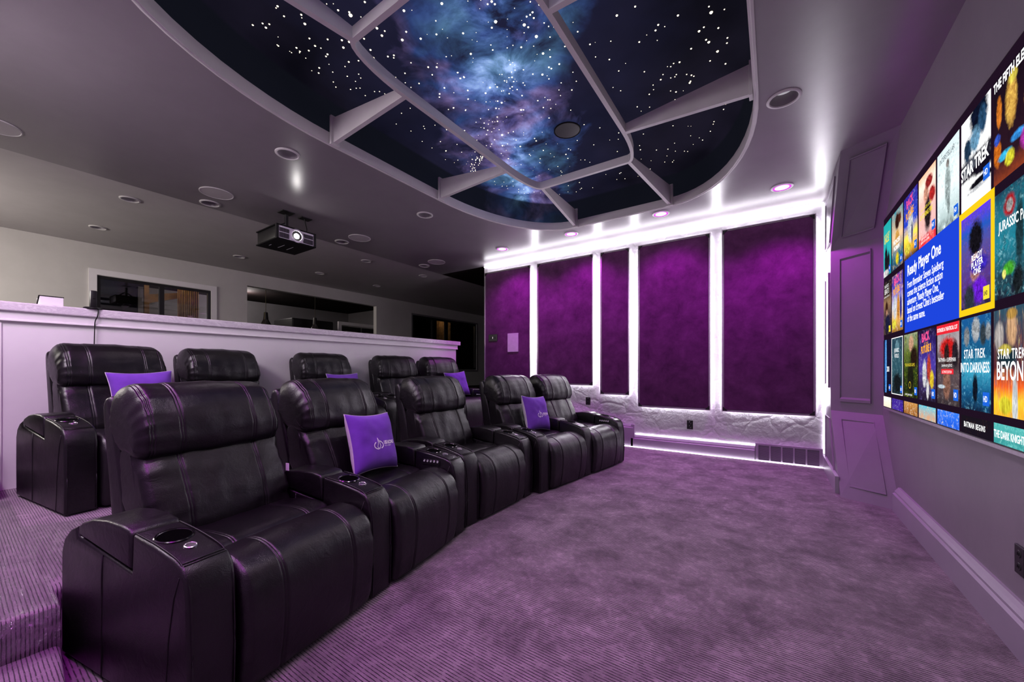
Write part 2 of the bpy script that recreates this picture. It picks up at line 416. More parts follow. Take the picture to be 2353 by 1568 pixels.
# baseboards
def base_prof(sx, x0, h, th=.03): return [(x0, 0), (x0 + sx * th, 0), (x0 + sx * th, h - .05), (x0 + sx * th * .72, h - .042), (x0 + sx * th * .72, h - .03), (x0 + sx * th * .5, h - .016), (x0 + sx * th * .28, h), (x0, h)]
b = MB().prism(base_prof(-1, XS, .185, .046), 'y', YN, 4.16); struct(b.build('baseboard_right', M['base']))
pr = [(YF - (x - 0), z) for x, z in base_prof(1, 0, .172, .03)]
b = MB().prism(pr, 'x', -1.69, -.19)
pr2 = [(YF - x, z) for x, z in base_prof(1, 0, .322, .03)]
b.prism(pr2, 'x', -2.42, -1.662); b.box(-1.69, -1.64, YF - .026, YF, 0, .317)
struct(b.build('baseboard_far', M['base']))
# pillar between the far wall and the screen: a thin return wall and a faceted diagonal face
XP = .478
prof = [(4.35, 4.16, 0), (5.05, 4.74, .69), (5.05, 4.74, 2.30), (4.35, 4.14, ZC)]   # (y at the room edge, y at the screen wall, z)
b = MB()
R = [[b.b.verts.new(p) for p in ((XP, YF, z), (XP, y0, z), (XS, y1, z))] for y0, y1, z in prof]
for A, B in zip(R, R[1:]):
    for k in range(2): b.b.faces.new((A[k], A[k + 1], B[k + 1], B[k]))
bmesh.ops.recalc_face_normals(b.b, faces=b.b.faces[:])
pil = struct(b.build('pillar', M['pillar']))
def facet_frame(A, B, C, D, m=(.18, .14, .10, .10), d=.012):
    """recessed-panel moulding on the quad A,B,C,D (counter-clockwise from lower left as seen)"""
    A, B, C, D = map(Vector, (A, B, C, D)); nrm = (B - A).cross(D - A).normalized()
    def P(u, v): return A * (1 - u) * (1 - v) + B * u * (1 - v) + C * u * v + D * (1 - u) * v
    l, r, bo, to = m; q = MB()
    o = [P(l, bo), P(1 - r, bo), P(1 - r, 1 - to), P(l, 1 - to)]; c = sum(o, Vector()) / 4
    outer = [p + nrm * .0006 for p in o]; rim = [p + nrm * d for p in o]
    rim2 = [c + (p - c) * .965 + nrm * d for p in o]; inner = [c + (p - c) * .94 + nrm * .0012 for p in o]
    q.strip([outer, rim, rim2, inner]); q.poly(inner); return q
fr = MB()
for (a0, a1, za), (b0, b1, zb) in zip(prof, prof[1:]):
    mg = (.2, .17, .12, .10) if zb - za < 1 else (.2, .2, .06, .05)
    fr.merge(facet_frame((XP, a0, za), (XS, a1, za), (XS, b1, zb), (XP, b0, zb), mg))
    lo = (XP, YF, za); hi = (XP, YF, zb)
    fr.merge(facet_frame((XP, YF - .04, za), (XP, a0, za), (XP, b0, zb), (XP, YF - .04, zb), (.06, .22, .14, .12)))
pm = fr.build('pillar_moulding', M['pillar'], pil)
b = MB().box(XP - .026, XP, 4.46, YF, 0, .15); struct(b.build('baseboard_pillar', M['base']))

# ------------------------------------------------------------------ star ceiling and skylight frame
star = thing('star_ceiling', 'oval night-sky ceiling panel dotted with glowing fibre stars inside the recess', 'star ceiling')
ZT = 3.355
b = MB(); loops = []
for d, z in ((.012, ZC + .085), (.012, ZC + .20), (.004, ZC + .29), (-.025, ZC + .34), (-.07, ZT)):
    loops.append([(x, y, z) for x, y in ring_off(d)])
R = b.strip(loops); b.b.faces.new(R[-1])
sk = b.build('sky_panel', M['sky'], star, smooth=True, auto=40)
# lip of the opening
b = MB(); pr = [(0.0, ZC - .012), (0.0, ZC + .085), (.03, ZC + .085)]
lo = [(-.0 + .03, ZC + .02), (-.0, ZC + .09)]
b.strip([[(x, y, z) for x, y in ring_off(d)] for d, z in ((.030, ZC - .0005), (.030, ZC - .007), (.016, ZC - .010), (.012, ZC - .005), (0, ZC - .005), (0, ZC + .088), (.05, ZC + .088))])
struct(b.build('trim_3', M['lip'], smooth=True, auto=25))
frame = thing('skylight_frame', 'grey oval frame of tapering ribs hanging below the star ceiling', 'ceiling frame', (OX, YB, ZC))
def inring(d): return superring(0, 0, .46, .575 + d, .62, 1.12 + d, 8)
b = MB(); z0, z1 = .045, .115
b.strip([[(x, y, z) for x, y in inring(d)] for d, z in ((.016, z0), (.016, z1), (-.016, z1), (-.016, z0), (.016, z0))])
b.build('inner_ring', M['lip'], frame, smooth=True, auto=35)
ribs = [((-1.4725, -.635), (-.575, -.635)), ((-1.4725, .615), (-.575, .615)), ((1.4725, -.635), (.575, -.635)), ((1.4725, .655), (.575, .655)),
        ((-.585, 2.21), (-.46, 1.12)), ((.60, 2.21), (.47, 1.12)), ((-.585, -2.21), (-.46, -1.12)), ((.60, -2.21), (.47, -1.12))]
for (ox, oy), (ix, iy) in ribs:
    o = Vector((ox, oy, 0)); i = Vector((ix, iy, 0)); d = (i - o).normalized(); s = Vector((-d.y, d.x, 0)) * .017; o = o + d * .004
    q = MB()
    for sg in (1,):
        pts = [o + Vector((0, 0, .004)), i + Vector((0, 0, .045)), i + Vector((0, 0, .112)), o + Vector((0, 0, .215))]
        A = [q.b.verts.new(p + s) for p in pts]; B = [q.b.verts.new(p - s) for p in pts]
        q.b.faces.new(A); q.b.faces.new(list(reversed(B)))
        for k in range(4): q.b.faces.new((A[k], B[k], B[(k + 1) % 4], A[(k + 1) % 4]))
    rb = q.build('rib', M['lip'], frame)
    q = MB(); s2 = s * 2.3; e = d * .022
    pts = [(o - d * .002 + s2), (o - d * .002 - s2), (o + e - s2), (o + e + s2)]
    q.prism([(p.x, p.y) for p in pts], 'z', -.012, .23, .003, 1); q.build('end_plate', M['lip'], rb)
# fibre stars
SL = """865,40,1.5 855,52,1 908,107,1.3 1023,97,1.5 1047,158,2 765,155,1.3 810,160,1.3 787,183,1.7 1269,67,1.5 1447,12,1.5 1352,100,3 1343,80,1.5 1706,5,2.2 1708,70,2 1961,22,2 1528,187,2 1580,206,1.3 1561,236,2 1442,257,1.5 1723,211,1.5 1697,265,2.3 1820,257,1.8 1925,228,1.5 1921,138,1 2103,221,1.6 2155,357,1.5 1990,377,1 1485,332,1.7 1503,386,2.5 1294,267,1.7 1343,278,2 1304,316,2 870,305,1.3 991,318,1.5 1115,305,1.6 1154,320,1 958,350,.9 1011,351,.8 1198,361,1.6 1340,412,1.5 1405,404,1.3 997,434,1.3 1143,452,1.5 1093,471,.7 1208,428,.7 1315,443,1 1233,480,1 1406,494,1 1330,508,1.1 1420,520,.9 1237,546,1 1254,580,1.1 1352,596,1.1 1385,542,.9 1390,588,1 1415,587,.9 1450,637,1 1601,376,1.5 1641,368,1.5 1640,385,1.2 1755,418,1.1 1870,447,1.6 1927,447,1.7 1897,498,1.3 1715,488,1.3 1653,515,.9 1717,551,.9 1809,556,1.3 1755,582,1 2066,484,1.4 2086,522,1.4 2110,515,1.5 1978,585,1.4 1947,625,1.3 1945,647,1.4 2134,602,1.4 2137,660,1.4 1512,610,1 1545,610,1 1580,625,.8 1615,637,1.3 1524,678,1.3 1505,697,.8 1692,755,1 1750,722,.9 1657,827,.9 2040,718,1.4 2005,730,1 2118,737,1 1840,842,1 1846,858,1 1915,835,.9 1992,863,1.1 2066,901,1 2117,936,1 1755,874,.9 1952,945,1 1895,987,.9 1830,943,.9 1988,1008,1.3 2063,963,.8 2093,1015,1 2068,1068,1 1985,1065,.7 2044,1085,.7"""
SR = """40,22,1.6 330,25,1.3 355,8,1.8 375,25,1.5 598,10,1 654,28,1.4 575,103,1.4 597,92,1.3 612,76,1.5 620,112,1.4 380,135,2.6 356,173,1.5 560,155,2.5 585,170,1.5 685,143,1 175,208,1.5 636,228,2.6 713,165,1 722,232,1 559,205,.8 224,338,1.8 350,282,.9 362,313,1.3 453,300,.9 489,284,.9 541,296,1.6 619,289,.8 678,335,2 720,312,.9 723,357,1.4 785,228,1 815,291,1.2 896,198,1.2 1142,96,1.8 1257,40,1.4 1402,155,1.5 1385,190,1.5 1443,166,.8 1526,96,1.6 1735,77,2.6 1721,40,1.2 1818,58,1 1877,122,2.3 1689,170,1.3 1659,195,1.9 1780,175,1.4 1703,249,1.5 1720,264,2.2 1837,237,1.3 1873,250,1.4 1834,270,1.3 1775,322,2.2 1882,333,1.4 1728,382,1.3 1825,400,1.5 1609,305,1.5 1283,263,1.4 1330,219,.6 1396,253,.7 1104,258,.9 973,278,1.3 1008,357,1 1095,373,1.3 1197,398,.6 1154,445,1.1 1536,390,1.6 1499,398,1.1 1481,418,1.1 1460,418,.7 1315,450,1.2 1432,468,1 1418,500,1.5 1516,468,1.1 1481,489,1 1507,482,1 1581,467,1.1 1611,472,1.4 1626,478,1.2 1600,520,1.8 1605,510,1.4 1370,534,1 1373,563,.9 1346,592,1.3 1480,571,1 1514,577,1.5 1640,577,1.2 1560,570,.6 1118,549,.8 1166,570,1 1270,671,1.2 1348,673,1 1295,698,.7 1508,626,1.1 1903,457,1.4 780,402,1.6 715,422,1.6 730,430,1.5 674,468,2 614,465,1.3 715,495,1.2 792,520,1 866,453,.9 887,510,1 859,565,1.3 778,565,.9 788,600,.9 690,612,.8 708,627,1 722,627,1 645,632,1.4 680,675,1.4 727,681,1 758,655,.7 852,692,1 716,741,1.3 69,355,1 142,455,1.4 180,483,1.5 157,492,1.4 58,552,1.5 28,590,1.5 205,568,1.5 206,623,1.2 117,582,.8 115,678,1.6 83,687,.8 192,690,1.2 345,550,1.8 317,585,1.8 390,546,1.5 465,378,.6 472,405,1 487,393,.8 555,438,1.1 502,440,.9 480,453,1 420,467,.9 483,485,1.5 436,507,1.3 450,515,1 493,512,1.2 464,487,1 484,545,1.3 470,555,1.3 465,588,1.3 515,562,1.2 553,520,1.2 563,535,1 418,572,.9 430,570,.9 546,600,1.5 393,635,1.5 418,645,2 320,640,.9 335,688,1 382,680,1.6 401,683,1 540,690,2 555,690,1.5 285,745,1 308,773,1.4 334,780,1 360,765,.8 390,735,1.5 392,762,1.6 257,768,.9 307,805,1.3 330,818,1.5 355,828,1 370,807,.8 323,845,1.2 421,848,2.6 402,815,1 460,835,1.2 491,827,1.3 448,735,.8 185,820,1.3 147,847,1 190,883,1.2 72,815,1.2 33,890,1.2 137,908,1 68,947,1.5 250,955,1 280,950,1.2 298,985,1.6 292,1005,1.4 262,880,.8 373,878,1.2 355,905,1.3 322,915,1 348,920,.9 423,915,2 455,905,1 509,880,1.2 535,920,2 460,997,1.6 415,965,1 593,970,1.4 600,978,1 660,998,1.2 657,1022,.9 540,1035,.9 625,870,1.4 635,885,1.7 680,945,1.5 697,905,.7 725,966,.8 748,985,.8 838,935,1.3 851,942,1 822,970,1.8 834,995,1.4 915,1005,.8 941,1005,1 972,1020,.9 893,883,1 997,910,1.1 936,783,1.1 1035,803,1.1 1154,835,1.2 1097,880,.7 1151,875,.9 1145,952,1.1 1290,941,1.4 1285,915,1 1309,842,1 1391,943,1.2 1463,937,1.2 1505,900,.9 1510,950,.9 1457,980,.8 1567,950,1 1587,952,1 1606,853,.8 1622,908,.7 1681,880,1.2 1660,866,.7 1730,825,1.2 1748,780,1 1753,764,1.2 1495,790,1.1 1590,793,.5 1608,793,.5 1813,687,1.2 1848,685,.8 1827,655,.8 1443,1018,1 1492,1018,1.2 1500,1008,.8 1352,1062,1 1208,1018,.9 1295,1000,.7 1357,1010,.7 771,1047,1 713,1063,.8 790,1075,1.1 797,1083,1 792,1103,.9 907,1147,1.3 837,1167,1 920,1183,1.3 912,1190,.9 990,1180,1 887,1206,1 835,1206,.8 782,1222,.7 1160,1090,1.3 1168,1085,1 1142,1128,.9 1193,1123,1.1 1073,1097,.8 985,1097,1.1 988,1050,.9 1162,1030,.8 1275,1108,.8 525,1190,1 524,1206,1 557,1190,1 560,1215,1 585,1215,.7 622,1207,1 663,1190,.9 663,1213,.7 488,1140,.9 450,1170,.9 455,1185,.8 421,1172,.7 373,1140,.9 490,1170,.8 432,1145,.7"""
CAMH = 1.10; FPX = 885.0; YAW = math.atan((1778 - 1176.5) / FPX)
def survey(px, py, z):
    """plan position on the level z of a point measured in the photograph"""
    d = (z - CAMH) * FPX / (850 - py); r = (px - 1176.5) / FPX * d
    return r * math.cos(YAW) - d * math.sin(YAW), d * math.cos(YAW) + r * math.sin(YAW)
stars = []
for tx, ox, sc in ((SL, 340, 2.904), (SR, 1000, 2.736)):
    for w in tx.split():
        a, c, sz = map(float, w.split(',')); x, y = survey(ox + a / sc, c / sc, ZT); stars.append((x, y, sz))
for k in range(46):      # the dense drift at the foot of the milky way
    u = random.random(); v = random.gauss(0, 1)
    x, y = survey(1000 + (305 - 85 * u + v * 17) / 2.736, (930 + 170 * u + random.gauss(0, 8)) / 2.736, ZT); stars.append((x, y, random.choice((.9, 1.1, 1.3, 1.5))))
for k in range(150):     # the half of the panel nearer the camera, outside the picture, and faint fill
    x = OX + random.uniform(-1.3, 1.3); y = random.uniform(.45, 1.6); stars.append((x, y, random.choice((.6, .8, 1.0, 1.4))))
for k in range(110):
    u = random.random(); stars.append((-1.2 - 1.25 * u + random.gauss(0, .3), 1.3 + 2.5 * u + random.gauss(0, .3), random.choice((.4, .5, .6))))
def inside(x, y, d=.13):
    ax, ay = max(0, abs(x - OX) - .585), max(0, abs(y - YB) - .645)
    return (ax / (1.4725 - .585 - d)) ** 2 + (ay / (YT - .645 - d)) ** 2 < 1
stars = [s for s in stars if inside(s[0], s[1])]
def vis(s):
    d = -s[0] * math.sin(YAW) + s[1] * math.cos(YAW); r = s[0] * math.cos(YAW) + s[1] * math.sin(YAW)
    return d > .3 and 850 - FPX * (ZT - CAMH) / d > 6 and abs(r / d) < 1.3
stars.sort(key=lambda s: -(s[2] / max(.5, -s[0] * math.sin(YAW) + s[1] * math.cos(YAW)) if vis(s) else 0))
def star_bm(b, x, y, sz):
    r = .0042 * sz ** .95; b.lathe([(0, -r * .7), (r * .7, -r * .5), (r, 0)], (x, y, ZT - .001), 8)
for x, y, sz in stars[:100]:
    q = MB(); star_bm(q, x, y, sz); q.build('fibre_star', M['fibre'], star)
q = MB()
for x, y, sz in stars[100:]: star_bm(q, x, y, sz)
tag(q.build('fibre_star_field', M['fibre'], star), 'faint fibre stars scattered between the larger ones', kind='stuff')
# ------------------------------------------------------------------ recliners
def sweep(prof, W, R=.05, seams=(), depth=.005, wrinkle=.0, seed=0, crown=0.0, ends=True, base=22, corner=0):
    """upholstered cushion: a smooth closed side profile (x,z) swept across the width, with rolled ends and stitched seams"""
    P = catmull(prof, True, 5); n = len(P)
    area = sum(P[i][0] * P[(i + 1) % n][1] - P[(i + 1) % n][0] * P[i][1] for i in range(n))
    if area < 0: P.reverse()
    N = []
    for i in range(n):
        dx, dz = P[(i + 1) % n][0] - P[i - 1][0], P[(i + 1) % n][1] - P[i - 1][1]; L = math.hypot(dx, dz) or 1
        N.append((-dz / L, dx / L))       # inward
    ys = set()
    for k in range(base + 1): ys.add(round(-W / 2 + W * k / base, 4))
    for k in range(7): 
        a = R * (1 - math.cos(k / 6 * PI / 2)); ys.add(round(-W / 2 + a, 4)); ys.add(round(W / 2 - a, 4))
    for s in seams:
        for o in (-.016, -.011, -.0075, -.005, -.0025, 0, .0025, .005, .0075, .011, .016): ys.add(round(s + o, 4))
    ys = sorted(ys); b = MB(); loops = []
    cx = sum(p[0] for p in P) / n; cz = sum(p[1] for p in P) / n
    for y in ys:
        e = W / 2 - abs(y); ins = 0
        if e < R: ins = R - math.sqrt(max(0, R * R - (R - e) ** 2))
        for s in seams:
            for o in (-.005, .005): ins += depth * math.exp(-((y - s - o) / .0026) ** 2)
            ins -= depth * .25 * math.exp(-((y - s) / .03) ** 2)
        ins -= crown * (1 - (2 * y / W) ** 2)
        lp = []
        for (x, z), (nx, nz) in zip(P, N):
            i2 = ins
            if wrinkle:
                g = noise.noise(Vector((x * 9 + seed, y * 5, z * 30 + seed))) ; near = math.exp(-e / .07)
                i2 += wrinkle * (g * (.25 + 1.6 * near)) + wrinkle * .6 * noise.noise(Vector((x * 5, y * 14 + seed, z * 5)))
            i2 = min(i2, max(.036, R * .96)); dz = 0
            if corner and e < corner:
                zz = (z - .80) / .25; wt = max(0, min(1, zz)); dz = (corner - math.sqrt(max(0, corner * corner - (corner - e) ** 2))) * wt * .9
            lp.append((x + nx * i2, y, z + nz * i2 - dz))
        loops.append(lp)
    Rr = b.strip(loops)
    for r in (Rr[0], Rr[-1]):
        c = b.b.verts.new((sum(v.co.x for v in r) / n, r[0].co.y * .985, sum(v.co.z for v in r) / n))
        for k in range(n): b.b.faces.new((r[k], r[(k + 1) % n], c))
    return b

HEAD = [(-.665, .735), (-.634, .762), (-.630, .83), (-.652, .91), (-.688, .972), (-.742, 1.020), (-.81, 1.036), (-.872, 1.012), (-.897, .94), (-.882, .84), (-.83, .77), (-.74, .735)]
BACK = [(-.565, .385), (-.545, .44), (-.56, .52), (-.60, .62), (-.65, .72), (-.69, .785), (-.735, .80), (-.805, .76), (-.80, .62), (-.745, .46), (-.67, .37)]
SEAT = [(-.70, .33), (-.70, .39), (-.60, .425), (-.45, .44), (-.32, .445), (-.262, .432), (-.245, .40), (-.26, .34), (-.45, .30)]
FOOT = [(-.245, .37), (-.235, .42), (-.185, .452), (-.11, .458), (-.035, .435), (.015, .385), (.036, .30), (.035, .19), (.020, .08), (.0, .022), (-.07, .02), (-.12, .1), (-.15, .27), (-.20, .33)]
SHELL = [(-.70, .06), (-.71, .30), (-.77, .55), (-.84, .80), (-.885, .955), (-.915, .985), (-.95, .96), (-.952, .88), (-.905, .62), (-.862, .30), (-.855, .06)]
ARM = [(-.008, .012), (0, .20), (-.006, .40), (-.018, .465), (-.042, .497), (-.085, .515), (-.20, .538), (-.318, .552), (-.326, .425), (-.712, .478), (-.722, .515), (-.775, .495), (-.825, .455), (-.848, .40), (-.85, .20), (-.845, .012)]
LID = [(-.332, .436), (-.332, .545), (-.345, .562), (-.40, .571), (-.50, .572), (-.60, .560), (-.68, .535), (-.703, .520), (-.703, .489)]
WA = .144; WS = .588

def arm(parent, y, near_seams=True):
    """armrest centred on y: body, storage lid, cup holder, switch"""
    h = WA / 2 - .0015
    a = MB().prism(ARM, 'y', y - h, y + h, .012, 3).build('armrest', M['leather'], parent, smooth=True, auto=50)
    MB().prism(LID, 'y', y - h - .001, y + h + .001, .011, 3).build('storage_lid', M['leather'], a, smooth=True, auto=50)
    top = [(x, z) for x, z in catmull([(-.318, .553), (-.20, .539), (-.09, .517), (-.05, .496), (-.022, .456), (-.006, .38), (0.0005, .20), (-.007, .02)], False, 4)]
    for s in (-1, 1):
        q = MB(); yy = y + s * (h - .0105)
        q.tube([(x + .0012, yy, z + .001) for x, z in top], .0026, 6)
        q.tube([(-.52, y + s * (h + .0003), .447), (-.525, y + s * (h + .0006), .38), (-.527, y + s * (h + .0004), .25), (-.53, y + s * h, .02)], .0022, 6)
        q.tube([(-.045, y + s * (h + .0002), .47), (-.075, y + s * (h + .0006), .40), (-.105, y + s * (h + .0006), .26), (-.13, y + s * h, .02)], .0022, 6)
        q.build('piping', M['seam'], a, smooth=True)
    q = MB()
    for dx in (0, -.009): q.tube([(-.044 + dx, y - h + .012, .5005 - dx * .5), (-.044 + dx, y, .5008 - dx * .5), (-.044 + dx, y + h - .012, .5005 - dx * .5)], .0018, 6)
    q.build('cross_seam', M['seam'], a, smooth=True)
    tilt = Matrix.Rotation(math.radians(7.5), 4, 'Y')
    q = MB().lathe([(.054, -.003), (.054, .003), (.051, .0055), (.046, .005), (.043, .001), (.043, -.002)], (-.222, y, .5395), 36, tilt)
    c = q.build('cup_holder', M['cup'], a, smooth=True, auto=40)
    MB().lathe([(0, .0030), (.0432, .0030), (.0432, -.002)], (-.222, y, .5395), 36, tilt).build('cup_shade_disc', M['cup_shade'], c)  # flat disc; its black stands in for the shaded depth of the cup
    q = MB().lathe([(.0185, -.002), (.0185, .003), (.016, .0045), (.0145, .003), (0, .0036)], (-.128, y, .5245), 24, Matrix.Rotation(math.radians(11), 4, 'Y'))
    q.build('touch_switch', M['metal'], a, smooth=True, auto=40)
    return a
def control(parent, y, s):
    """row of five lit buttons on the inner face of an armrest"""
    yy = y + s * (WA / 2)
    x0, x1, z = -.255, -.125, .487
    q = MB().prism([(x0 - .004, z - .024), (x1 + .004, z - .024), (x1 + .004, z + .014), (x0 - .004, z + .014)], 'y', yy - .0012, yy + .004 * s, .002, 2)
    p = q.build('control_panel', M['black'], parent, smooth=True, auto=40)
    for k in range(5):
        x = x0 + .012 + (x1 - x0 - .024) * k / 4
        q = MB().lathe([(.0098, 0), (.0098, .003), (.008, .0042), (.0062, .0028), (0, .0034)], (x, yy + .0035 * s, z), 16, Matrix.Rotation(-s * PI / 2, 4, 'X'))
        bt = q.build('button', M['metal'], p, smooth=True); MB().lathe([(.0045, .0036), (0, .0038)], (x, yy + .0035 * s, z), 12, Matrix.Rotation(-s * PI / 2, 4, 'X')).build('button_light', M['bulb_tip'], bt)
def recliner(seed=0):
    """seat module without armrests, facing +x, floor at z = 0"""
    t = thing('recliner', '', 'recliner')
    sw = .105
    sweep(SEAT, WS, .03, (-sw * 1.55, sw * 1.55), .004, .007, seed).build('seat_cushion', M['leather'], t, smooth=True)
    sweep(FOOT, WS, .035, (-sw * 1.5, sw * 1.5), .0045, .004, seed + 3, crown=.006).build('footrest', M['leather'], t, smooth=True)
    sweep(BACK, WS, .030, (-sw * 1.5, sw * 1.5), .0045, .011, seed + 5, crown=.012).build('back_cushion', M['leather'], t, smooth=True)
    h = sweep(HEAD, WS + .012, .046, (-sw * 1.45, sw * 1.45, -WS / 2 + .040, WS / 2 - .040), .0045, .011, seed + 8, crown=.008, corner=.085).build('headrest', M['leather'], t, smooth=True)
    MB().prism(catmull(SHELL, True, 2), 'y', -WS / 2 + .004, WS / 2 - .004, .045, 4).build('back_shell', M['leather'], t, smooth=True, auto=50)
    MB().prism([(-.06, .02), (-.06, .30), (-.70, .32), (-.78, .05), (-.75, .0), (-.1, .0)], 'y', -WS / 2, WS / 2, .004, 1).build('base', M['blackm'], t)
    return t
proto = recliner()
AY = WS / 2 + WA / 2 + .005
near_arm = lambda t, ctl=False: arm(t, -AY)
def far_arm(t, ctl=False):
    a = arm(t, AY)
    if ctl: control(a, AY, -1)
    return a
PITCH = WS + WA + .010
def place(x, y, rz, z, label, group, near=False, far=False, ctl=False, first=False):
    t = proto if first else copy_tree(base_chair)
    return t
# one chair of each armrest arrangement is modelled; the rest are copies of it
import types
lib = {}
def get_chair(kind):
    """kind: 'both', 'far', 'far_ctl'"""
    if kind in lib: return copy_tree(lib[kind])
    t = copy_tree(proto)
    if kind == 'both': arm(t, -AY); arm(t, AY)
    else: far_arm(t, kind == 'far_ctl')
    if kind == 'both_ctl': pass
    lib[kind] = t; return t
def mkboth_ctl():
    t = copy_tree(proto); arm(t, -AY); far_arm(t, True); return t
D = math.radians
def row(z, specs, group):
    out = []
    for (x, y, rz, kind, label) in specs:
        t = get_chair(kind); t.location = (x, y, z); t.rotation_euler = (0, 0, D(rz)); t['label'] = label; t['category'] = 'recliner'; t['group'] = group; out.append(t)
    return out
def fan(x, y, deg, dy):
    a = D(deg); return (x - dy * math.sin(a), y + dy * math.cos(a))
FA, FB = 10.5, -8.0
c2 = (-1.655, 1.569); c1 = fan(*c2, FA, -PITCH); c4 = (-1.635, 3.375); c5 = fan(*c4, FB, PITCH)
FRONT = row(0, [
    (*c1, FA, 'both', 'black leather recliner nearest the camera, showing its whole armrest side'),
    (*c2, FA, 'far_ctl', 'black leather front-row recliner holding a purple logo cushion, next to the nearest recliner'),
    (-1.755, 2.465, 0, 'both', 'black leather recliner with empty seat in the middle of the front row'),
    (*c4, FB, 'both', 'black leather front-row recliner with a logo cushion, beside the last front seat'),
    (*c5, FB, 'far_ctl', 'black leather recliner at the far end of the front row by the plaster wall')], 'recliners of the front row')
BA = 8.0
b2 = (-3.525, 1.555); b1 = fan(*b2, BA, -PITCH); b4 = (-3.525, 3.345); b5 = fan(*b4, -BA, PITCH)
BACKROW = row(ZP, [
    (*b1, BA, 'both', 'black leather back-row recliner with a plain purple cushion, at the step end of the row'),
    (*b2, BA, 'far', 'black leather back-row recliner without cushion, only its headrest showing against the half wall'),
    (-3.53, 2.445, 0, 'both', 'black leather recliner with a purple cushion in the middle of the back row'),
    (*b4, -BA, 'both', 'black leather back-row recliner without cushion, second from the open end of the half wall'),
    (*b5, -BA, 'far_ctl', 'black leather back-row recliner with a purple cushion at the open end of the half wall')], 'recliners of the back row')
for ch in list(proto.children_recursive): bpy.data.objects.remove(ch)
bpy.data.objects.remove(proto)
# white care tag on the side of the nearest recliner
q = MB().prism([(-.60, .56), (-.575, .56), (-.575, .60), (-.60, .60)], 'y', WS / 2 + .006, WS / 2 + .009, .001, 1)
q.build('care_tag', M['print'], FRONT[0])

# ------------------------------------------------------------------ cushions
CW = .372; CT = .074
def cpt(u, v, side):
    """point on the cushion, local x right, y up, z out of the printed face"""
    bow = .10
    x = CW / 2 * u * (1 - bow * (1 - v * v)); y = CW / 2 * v * (1 - bow * (1 - u * u))
    h = CT * max(0, (1 - u ** 4) * (1 - v ** 4)) ** .55
    h += .007 * noise.noise(Vector((u * 3.2, v * 3.2, side))) * (1 - u * u) * (1 - v * v) * 2
    return Vector((x, y, side * h))
def cushion(name_label, logo, mw, group='purple cushions'):
    t = thing('cushion', name_label, 'cushion', group=group); t.matrix_world = mw
    n = 26
    for side, nm, mm in ((1, 'front_cover', 'purple'), (-1, 'back_cover', 'palecloth')):
        q = MB(); G = []
        for i in range(n + 1):
            u = math.sin(PI / 2 * (2 * i / n - 1)); G.append([])
            for j in range(n + 1):
                v = math.sin(PI / 2 * (2 * j / n - 1)); G[-1].append(q.b.verts.new(cpt(u, v, side)))
        for i in range(n):
            for j in range(n): q.b.faces.new((G[i][j], G[i + 1][j], G[i + 1][j + 1], G[i][j + 1]))
        q.build(nm, M[mm], t, smooth=True)
    ed = []
    for a in range(4):
        for k in range(14):
            s = -1 + 2 * k / 14; u, v = ((s, -1), (1, s), (-s, 1), (-1, -s))[a]; p = cpt(u, v, 1); ed.append((p.x, p.y, 0))
    MB().tube(ed, .0034, 6, True).build('piping', M['palecloth'], t, smooth=True)
    if logo:
        q = MB(); S = .40
        el = [(.050 * math.cos(a) , .0285 * math.sin(a)) for a in [PI * 2 * k / 40 for k in range(41)]]
        def band(pts, w, closed=False):
            m = len(pts)
            L = []
            for i in range(m):
                p0 = pts[i - 1] if (closed or i) else pts[i]; p1 = pts[(i + 1) % m] if (closed or i < m - 1) else pts[i]
                dx, dy = p1[0] - p0[0], p1[1] - p0[1]; l = math.hypot(dx, dy) or 1
                L.append(((pts[i][0] - dy / l * w, pts[i][1] + dx / l * w, 0), (pts[i][0] + dy / l * w, pts[i][1] - dx / l * w, 0)))
            for i in range(m if closed else m - 1):
                a, c = L[i], L[(i + 1) % m]; q.poly([a[0], a[1], c[1], c[0]])
        ox, oy = -.026, -.034
        arc = lambda a0, a1: [(ox + .040 * math.cos(D(a0 + (a1 - a0) * k / 24)), oy + .0235 * math.sin(D(a0 + (a1 - a0) * k / 24))) for k in range(25)]
        band(arc(128, 268), .0031); band(arc(-62, 82), .0031)
        band([(ox - .004, oy + .046), (ox + .003, oy + .022), (ox + .016, oy - .005), (ox + .005, oy - .023), (ox - .0125, oy - .010), (ox - .007, oy + .015)], .0027, True)
        tm = text_mesh('USS IACONO', .030, Matrix.Translation((ox + .050, oy + .002, 0)), bold=.0015, width=.090); q.merge(tm)
        tm = text_mesh('NCC-1208019', .0125, Matrix.Translation((ox + .051, oy - .013, 0)), width=.060); q.merge(tm)
        bmesh.ops.subdivide_edges(q.b, edges=[e for e in q.b.edges if e.calc_length() > .012], cuts=2)
        for v in q.b.verts:
            u, w = v.co.x / (CW / 2), v.co.y / (CW / 2)
            for _ in range(4):
                p = cpt(u, w, 1); u += (v.co.x - p.x) / (CW / 2); w += (v.co.y - p.y) / (CW / 2)
            v.co.z = cpt(max(-1, min(1, u)), max(-1, min(1, w)), 1).z + .0012
        q.build('emblem_print', M['print'], t)
    return t
def on_seat(chair, x, y, z, lean, twist=0, roll=0):
    """cushion leaning against a back: local frame of the chair, printed face towards +x"""
    base = chair.matrix_basis
    # local axes: printed face normal n, up u, right r (as seen from the front, -y is left)
    m = Matrix(((0, 0, 1, 0), (1, 0, 0, 0), (0, 1, 0, 0), (0, 0, 0, 1)))   # x->y, y->z, z->x
    return base @ Matrix.Translation((x, y, z)) @ Matrix.Rotation(D(twist), 4, 'Z') @ Matrix.Rotation(D(-lean), 4, 'Y') @ m @ Matrix.Rotation(D(roll), 4, 'Z')
